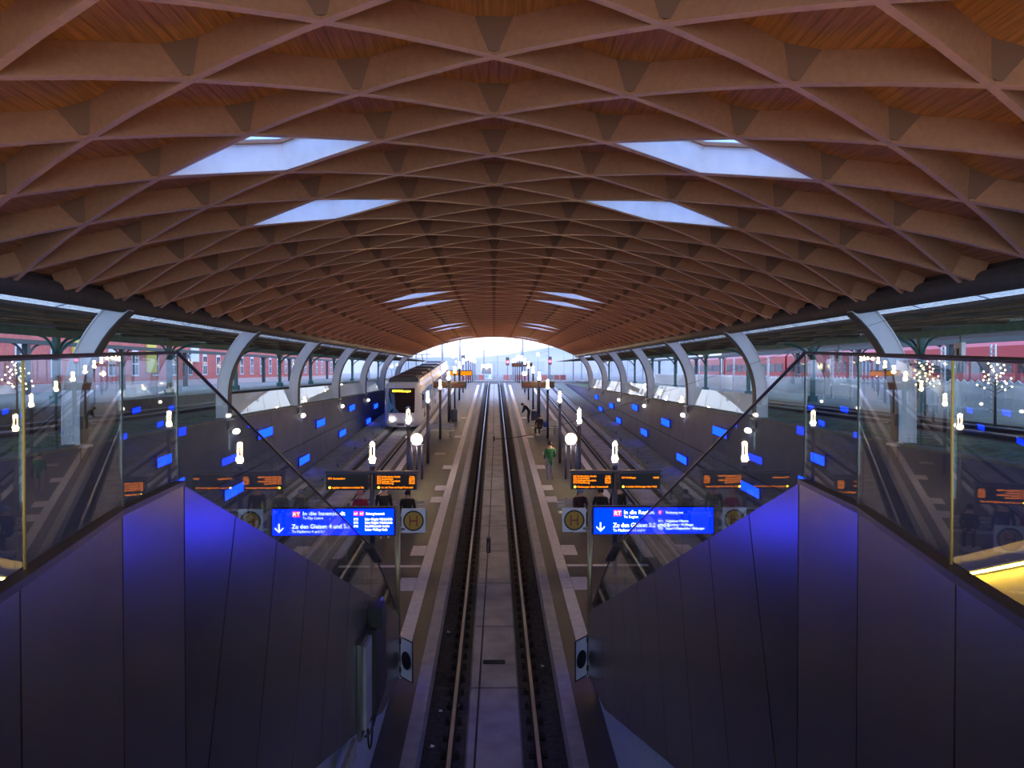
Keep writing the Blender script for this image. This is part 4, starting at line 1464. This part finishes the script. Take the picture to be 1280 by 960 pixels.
for y, z0 in ((13.2, 1.6), (36.5, 1.6), (48.2, 1.6)):
    MB().box(.02, .16, y - .9, y + .9, z0, z0 + 2.6).obj('banner', M['yellow'], bb)
for y in (8.8, 23.5, 58):
    MB().box(.02, .16, y - 1.0, y + 1.0, 2.6, 4.2).obj('white_panel', M['hoarding'], bb)

# ------------------------------------------------------------------ right side: white fence, lattice posts, red train
fn = thing('white_fence', 'long white board fence with pointed tops along the right canopy platform', 'fence', (20.6, 24, .1))
bd = None
for i in range(150):
    y = i * .52
    if bd is None:
        bd = MB().hexa([(0, 0, -.35), (0, .5, -.35), (0, .5, .72), (0, .25, .86), (0, 0, .72)], [(.03, 0, -.35), (.03, .5, -.35), (.03, .5, .72), (.03, .25, .86), (.03, 0, .72)]).mesh('board', M['hoarding'])
    link('board', bd, fn, (0, y, .42))
for z in (.3, .9):
    MB().box(.03, .08, 0, 78, z, z + .08).obj('cross_rail', M['hoarding'], fn)


for i, y in enumerate([31, 34.5, 43.5, 46, 56.8, 61, 65, 68.5, 76, 79.5, 86.5]):
    t = thing('lattice_post', 'white lattice post in front of the red train, %s one from the stairs' % ORD[i], 'post', (19.6, y, .1), 'white lattice posts')
    for q in (-.14, .14):
        MB().box(-.03, .03, q - .03, q + .03, 0, 2.7).obj('upright', M['winframe'], t)
    for k in range(13):
        MB().box(-.02, .02, -.12, .12, .1 + k * .2, .17 + k * .2).obj('rung', M['winframe'], t)

for i in range(4):
    y0 = 44 + i * 25.2
    t = thing('red_railway_coach', 'red regional railway coach with dark window band, %s one on the right' % ORD[i], 'train', (36, y0, .15), 'red coaches of the regional train')
    MB().box(-1.4, 1.4, 0, 24.6, .5, 3.3).obj('body', M['redtrain'], t)
    MB().hexa([(-1.4, 0, 3.3), (1.4, 0, 3.3), (1.4, 24.6, 3.3), (-1.4, 24.6, 3.3)], [(-.8, 0, 3.85), (.8, 0, 3.85), (.8, 24.6, 3.85), (-.8, 24.6, 3.85)]).obj('roof', M['redtrain'], t)
    MB().box(-1.38, 1.38, .3, 24.3, .0, .5).obj('underframe', M['tramgrey'], t)
    for k in range(9):
        MB().box(-1.43, -1.39, .8 + k * 2.6, 2.9 + k * 2.6, 1.45, 2.45).obj('door' if k in (2, 6) else 'side_window', M['tramglass'], t)
tb = MB().box(34.4, 37.6, 40, 150, -.02, .15).obj('train_trackbed', M['gravel'])
tag(tb, 'gravel bed under the red train', kind='structure')
sh = thing('dark_shed', 'dark flat-roofed shed wall behind the red train', 'building', (40, 30, 0))
MB().box(0, 8, 0, 110, 0, 5.2).obj('wall', M['tramgrey'], sh)
MB().box(-1.5, 8.5, -1, 111, 5.2, 5.5).obj('roof', M['dkgreen'], sh)
for i, (y, x) in enumerate(((29.5, 17.4), (40.5, 17.6))):
    t = thing('info_box', 'small white hanging sign box below the right canopy girder, %s one' % ORD[i], 'sign', (x, y, CZ + .42), 'hanging white sign boxes')
    MB().box(-.08, .08, -.22, .22, 0, .62).obj('box', M['hpanel'], t)
    MB().box(-.1, -.08, -.06, .08, .15, .4).obj('pictogram', M['black'], t)
    MB().tube((0, 0, .62), (0, 0, .9), .02, n=6).obj('hanger', M['dkgreen'], t)

# small trees hung with fairy lights beyond the glass


def fairy(label, x, y, zb_, h):
    t = thing('fairy_light_tree', label, 'tree', (x, y, zb_), 'trees with fairy lights')
    MB().tube((0, 0, 0), (0, 0, h), .05, .02, n=6).obj('trunk', M['bark'], t)
    b_, l_ = MB(), MB()
    for i in range(16):
        f_ = .58 + .40 * i / 16
        a = i * 2.4
        r = (1.08 - f_) * h * .42 + .08
        p1 = (r * math.cos(a), r * math.sin(a), f_ * h + .12)
        b_.tube((0, 0, f_ * h - .1), p1, .012, n=4)
        for k in (.6, 1.0):
            l_.sphere((p1[0] * k, p1[1] * k, f_ * h + .22 * k - .1), .028, n=5, k=4)
    b_.obj('branches', M['bark'], t)
    tag(l_.obj('bulbs', M['fairy'], t), kind='stuff')


fairy('small tree with warm fairy lights behind the right balustrade, inner one', 15.0, 27.5, 0, 2.05)
fairy('small tree with warm fairy lights behind the right balustrade, outer one', 15.0, 23.6, 0, 2.0)
fairy('small tree with warm fairy lights behind the left balustrade', -15.0, 25.5, 0, 2.0)

# ------------------------------------------------------------------ beyond the ramp: yard, masts, signals, far buildings, hill
random.seed(21)
MASTS = [(-13, 134), (13.5, 136), (-5, 118), (4.4, 122), (-21, 135), (22, 138), (-9, 140), (10, 146), (-16, 150), (17, 155), (-2, 160), (28, 150), (-28, 160), (6, 175),
         (-12, 185), (13, 190), (-22, 200), (24, 205), (-33, 210), (36, 215), (1, 225), (-8, 240), (9, 250), (18, 262), (-17, 268), (-40, 280), (42, 285)]
mc = {-1: 0, 1: 0}


def mrank(x):
    k = -1 if x < 0 else 1
    mc[k] += 1
    return ORD[mc[k] - 1]


for i, (x, y) in enumerate(sorted(MASTS, key=lambda p: p[1])):
    h = random.uniform(6.5, 9.0)
    t = thing('catenary_mast', 'thin overhead line mast in the yard, %s nearest %s of the central track' % (mrank(x), 'left' if x < 0 else 'right'), 'mast', (x, y, 0), 'catenary masts in the yard')
    MB().tube((0, 0, 0), (0, 0, h), .11, .07, n=6).obj('pole', M['mast'], t)
    q = -1 if x > 0 else 1
    MB().path([(0, 0, h - .8), (q * 2.2, 0, h - 1.1)], .04, n=5).path([(0, 0, h - 2.0), (q * 2.2, 0, h - 1.2)], .03, n=5).obj('cantilever', M['mast'], t)
for i, (x, y, z, lab) in enumerate(((2.2, 130, 2.6, 'just right of the central track'), (9.1, 130, 2.7, 'furthest right'), (-5.0, 130, 2.9, 'left of the central track'))):
    t = thing('signal', 'black railway signal with red light, %s' % lab, 'signal', (x, y, 0), 'red railway signals')
    MB().tube((0, 0, 0), (0, 0, z), .07, n=6).obj('pole', M['mast'], t)
    MB().box(-.28, .28, -.12, .12, z, z + 1.3).obj('head', M['black'], t)
    MB().sphere((0, -.16, z + .55), .2 if i < 2 else .08, n=8, k=6).obj('lens', M['redlamp'], t, smooth=True)
# walkway barrier at the end of the ramp
br = thing('crossing_barrier', 'low reddish barrier across the yard at the end of the ramp', 'barrier', (0, 127, 0))
for i in range(24):
    x = -12 + i
    if abs(x) < 1.4 or 5.2 < abs(x) < 8.0:
        continue
    MB().box(x - .42, x + .42, -.04, .04, .25, 1.05).obj('panel', M['brick'] if i % 3 else M['farbuild'], br)
    MB().box(x - .48, x - .43, -.05, .05, 0, 1.1).obj('post', M['mast'], br)
ft = thing('distant_tram', 'distant tram front with blue band and warm headlamp on the central track', 'tram', (-1.6, 170, -.3))
MB().hexa([(-1.2, 0, .3), (1.2, 0, .3), (1.3, 25, .3), (-1.3, 25, .3)], [(-1.1, .9, 3.4), (1.1, .9, 3.4), (1.2, 25, 3.4), (-1.2, 25, 3.4)]).obj('body', M['tramwhite'], ft)
MB().hexa([(-1.0, .25, 1.3), (1.0, .25, 1.3), (.95, .75, 2.7), (-.95, .75, 2.7)], [(-1.0, .2, 1.3), (1.0, .2, 1.3), (.95, .7, 2.7), (-.95, .7, 2.7)]).obj('windscreen', M['tramglass'], ft)
MB().box(-1.2, 1.2, -.06, .0, .5, 1.1).obj('band', M['tramblue'], ft)
for x in (-.75, .75):
    MB().sphere((x, -.1, .85), .14, n=8, k=6).obj('headlight', M['whitelamp'], ft)
MB().sphere((0, .4, 2.95), .3, n=8, k=6).obj('top_lamp', M['lamp'], ft)
mc = {-1: 0, 1: 0}
YL = sorted([(random.uniform(-60, 60), random.uniform(170, 290), random.uniform(2, 9)) for i in range(22)], key=lambda p: abs(p[0]))
for i, (x, y, z) in enumerate(YL):
    t = thing('yard_lamp', 'far yard light, %s one out from the central track to the %s' % (mrank(x), 'left' if x < 0 else 'right'), 'lamp', (x, y, 0), 'far yard lamps %s' % ('left' if x < 0 else 'right'))
    MB().tube((0, 0, 0), (0, 0, z), .08, n=5).obj('pole', M['mast'], t)
    MB().sphere((0, 0, z + .2), .32, n=8, k=6).obj('head', M['whitelamp'] if i % 3 else M['lampfar'], t)
for i, (x, y, w_, h, dep) in enumerate(((-95, 300, 46, 9, 20), (-40, 420, 40, 8, 22), (8, 520, 50, 7, 25), (75, 380, 44, 10, 20), (120, 300, 40, 12, 20), (-150, 360, 60, 14, 30), (170, 430, 60, 13, 30))):
    t = thing('far_building', 'hazy flat block far beyond the yard, %s from the left' % ORD[[1, 2, 3, 4, 5, 0, 6][i]], 'building', (x, y, 0), 'far buildings')
    MB().box(-w_ / 2, w_ / 2, 0, dep, 0, h).obj('wall', M['farbuild'], t)
    MB().box(-w_ / 2 - .5, w_ / 2 + .5, -.5, dep + .5, h, h + .5).obj('roof', M['tramgrey'], t)
    nx = int(w_ / 5)
    wmsh = MB().box(-1.0, 1.0, -.05, .0, 0, 1.5).mesh('window', M['winglass'])
    for a in range(nx):
        for b in range(max(1, int(h / 3.4))):
            link('window', wmsh, t, (-w_ / 2 + 2.5 + a * 5, 0, 1.2 + b * 3.2))
hm = MB()
v, fcs = [], []
N = 90
for i in range(N + 1):
    x = -900 + 1800 * i / N
    h = 14 + 9 * math.sin(i * .13 + 1) + 5 * math.sin(i * .41) + 1.5 * random.random() + 10 * abs(x) / 900
    v += [(x, 820, -1), (x, 860, h * .8), (x, 900, h), (x, 1000, h)]
for i in range(N):
    for j in range(3):
        fcs.append((i * 4 + j, i * 4 + 4 + j, i * 4 + 5 + j, i * 4 + 1 + j))
tag(hm.add(v, fcs).obj('distant_hill', M['hill'], smooth=True), 'low wooded hill on the horizon', kind='structure')

# unseen warm lamps added behind the viewer to light the near roof
for i, (x, y) in enumerate(((-4.5, -3.0), (0, -4.5), (4.5, -3.0))):
    t = thing('pendant_fill_lamp', 'warm globe pendant over the bridge behind the viewer, %s one from the left' % ORD[i], 'lamp', (x, y, CZ + 1.0), 'pendant lamps over the bridge')
    MB().sphere((0, 0, 0), .22, n=14, k=10).obj('globe', M['pendant'], t, smooth=True)
    xr, zr_ = x, ZC + math.sqrt(R * R - x * x)
    MB().tube((0, 0, .22), (0, 0, zr_ - CZ - 1.0 + .1), .012, n=6).obj('cord', M['black'], t)

# evening haze over the yard beyond the roof
hz = MB().box(-320, 320, 108, 815, -0.3, 13).obj('haze', M['hill'])
m = bpy.data.materials.new('evening_haze')
m.use_nodes = True
n, l = m.node_tree.nodes, m.node_tree.links
n.remove(n['Principled BSDF'])
vsn = n.new('ShaderNodeVolumeScatter')
vsn.inputs['Color'].default_value = (0.72, 0.88, 1.0, 1)
vsn.inputs['Density'].default_value = 0.0050
l.new(vsn.outputs[0], n['Material Output'].inputs['Volume'])
hz.data.materials.clear()
hz.data.materials.append(m)
tag(hz, 'pale blue evening haze over the yard', 'haze', kind='stuff')
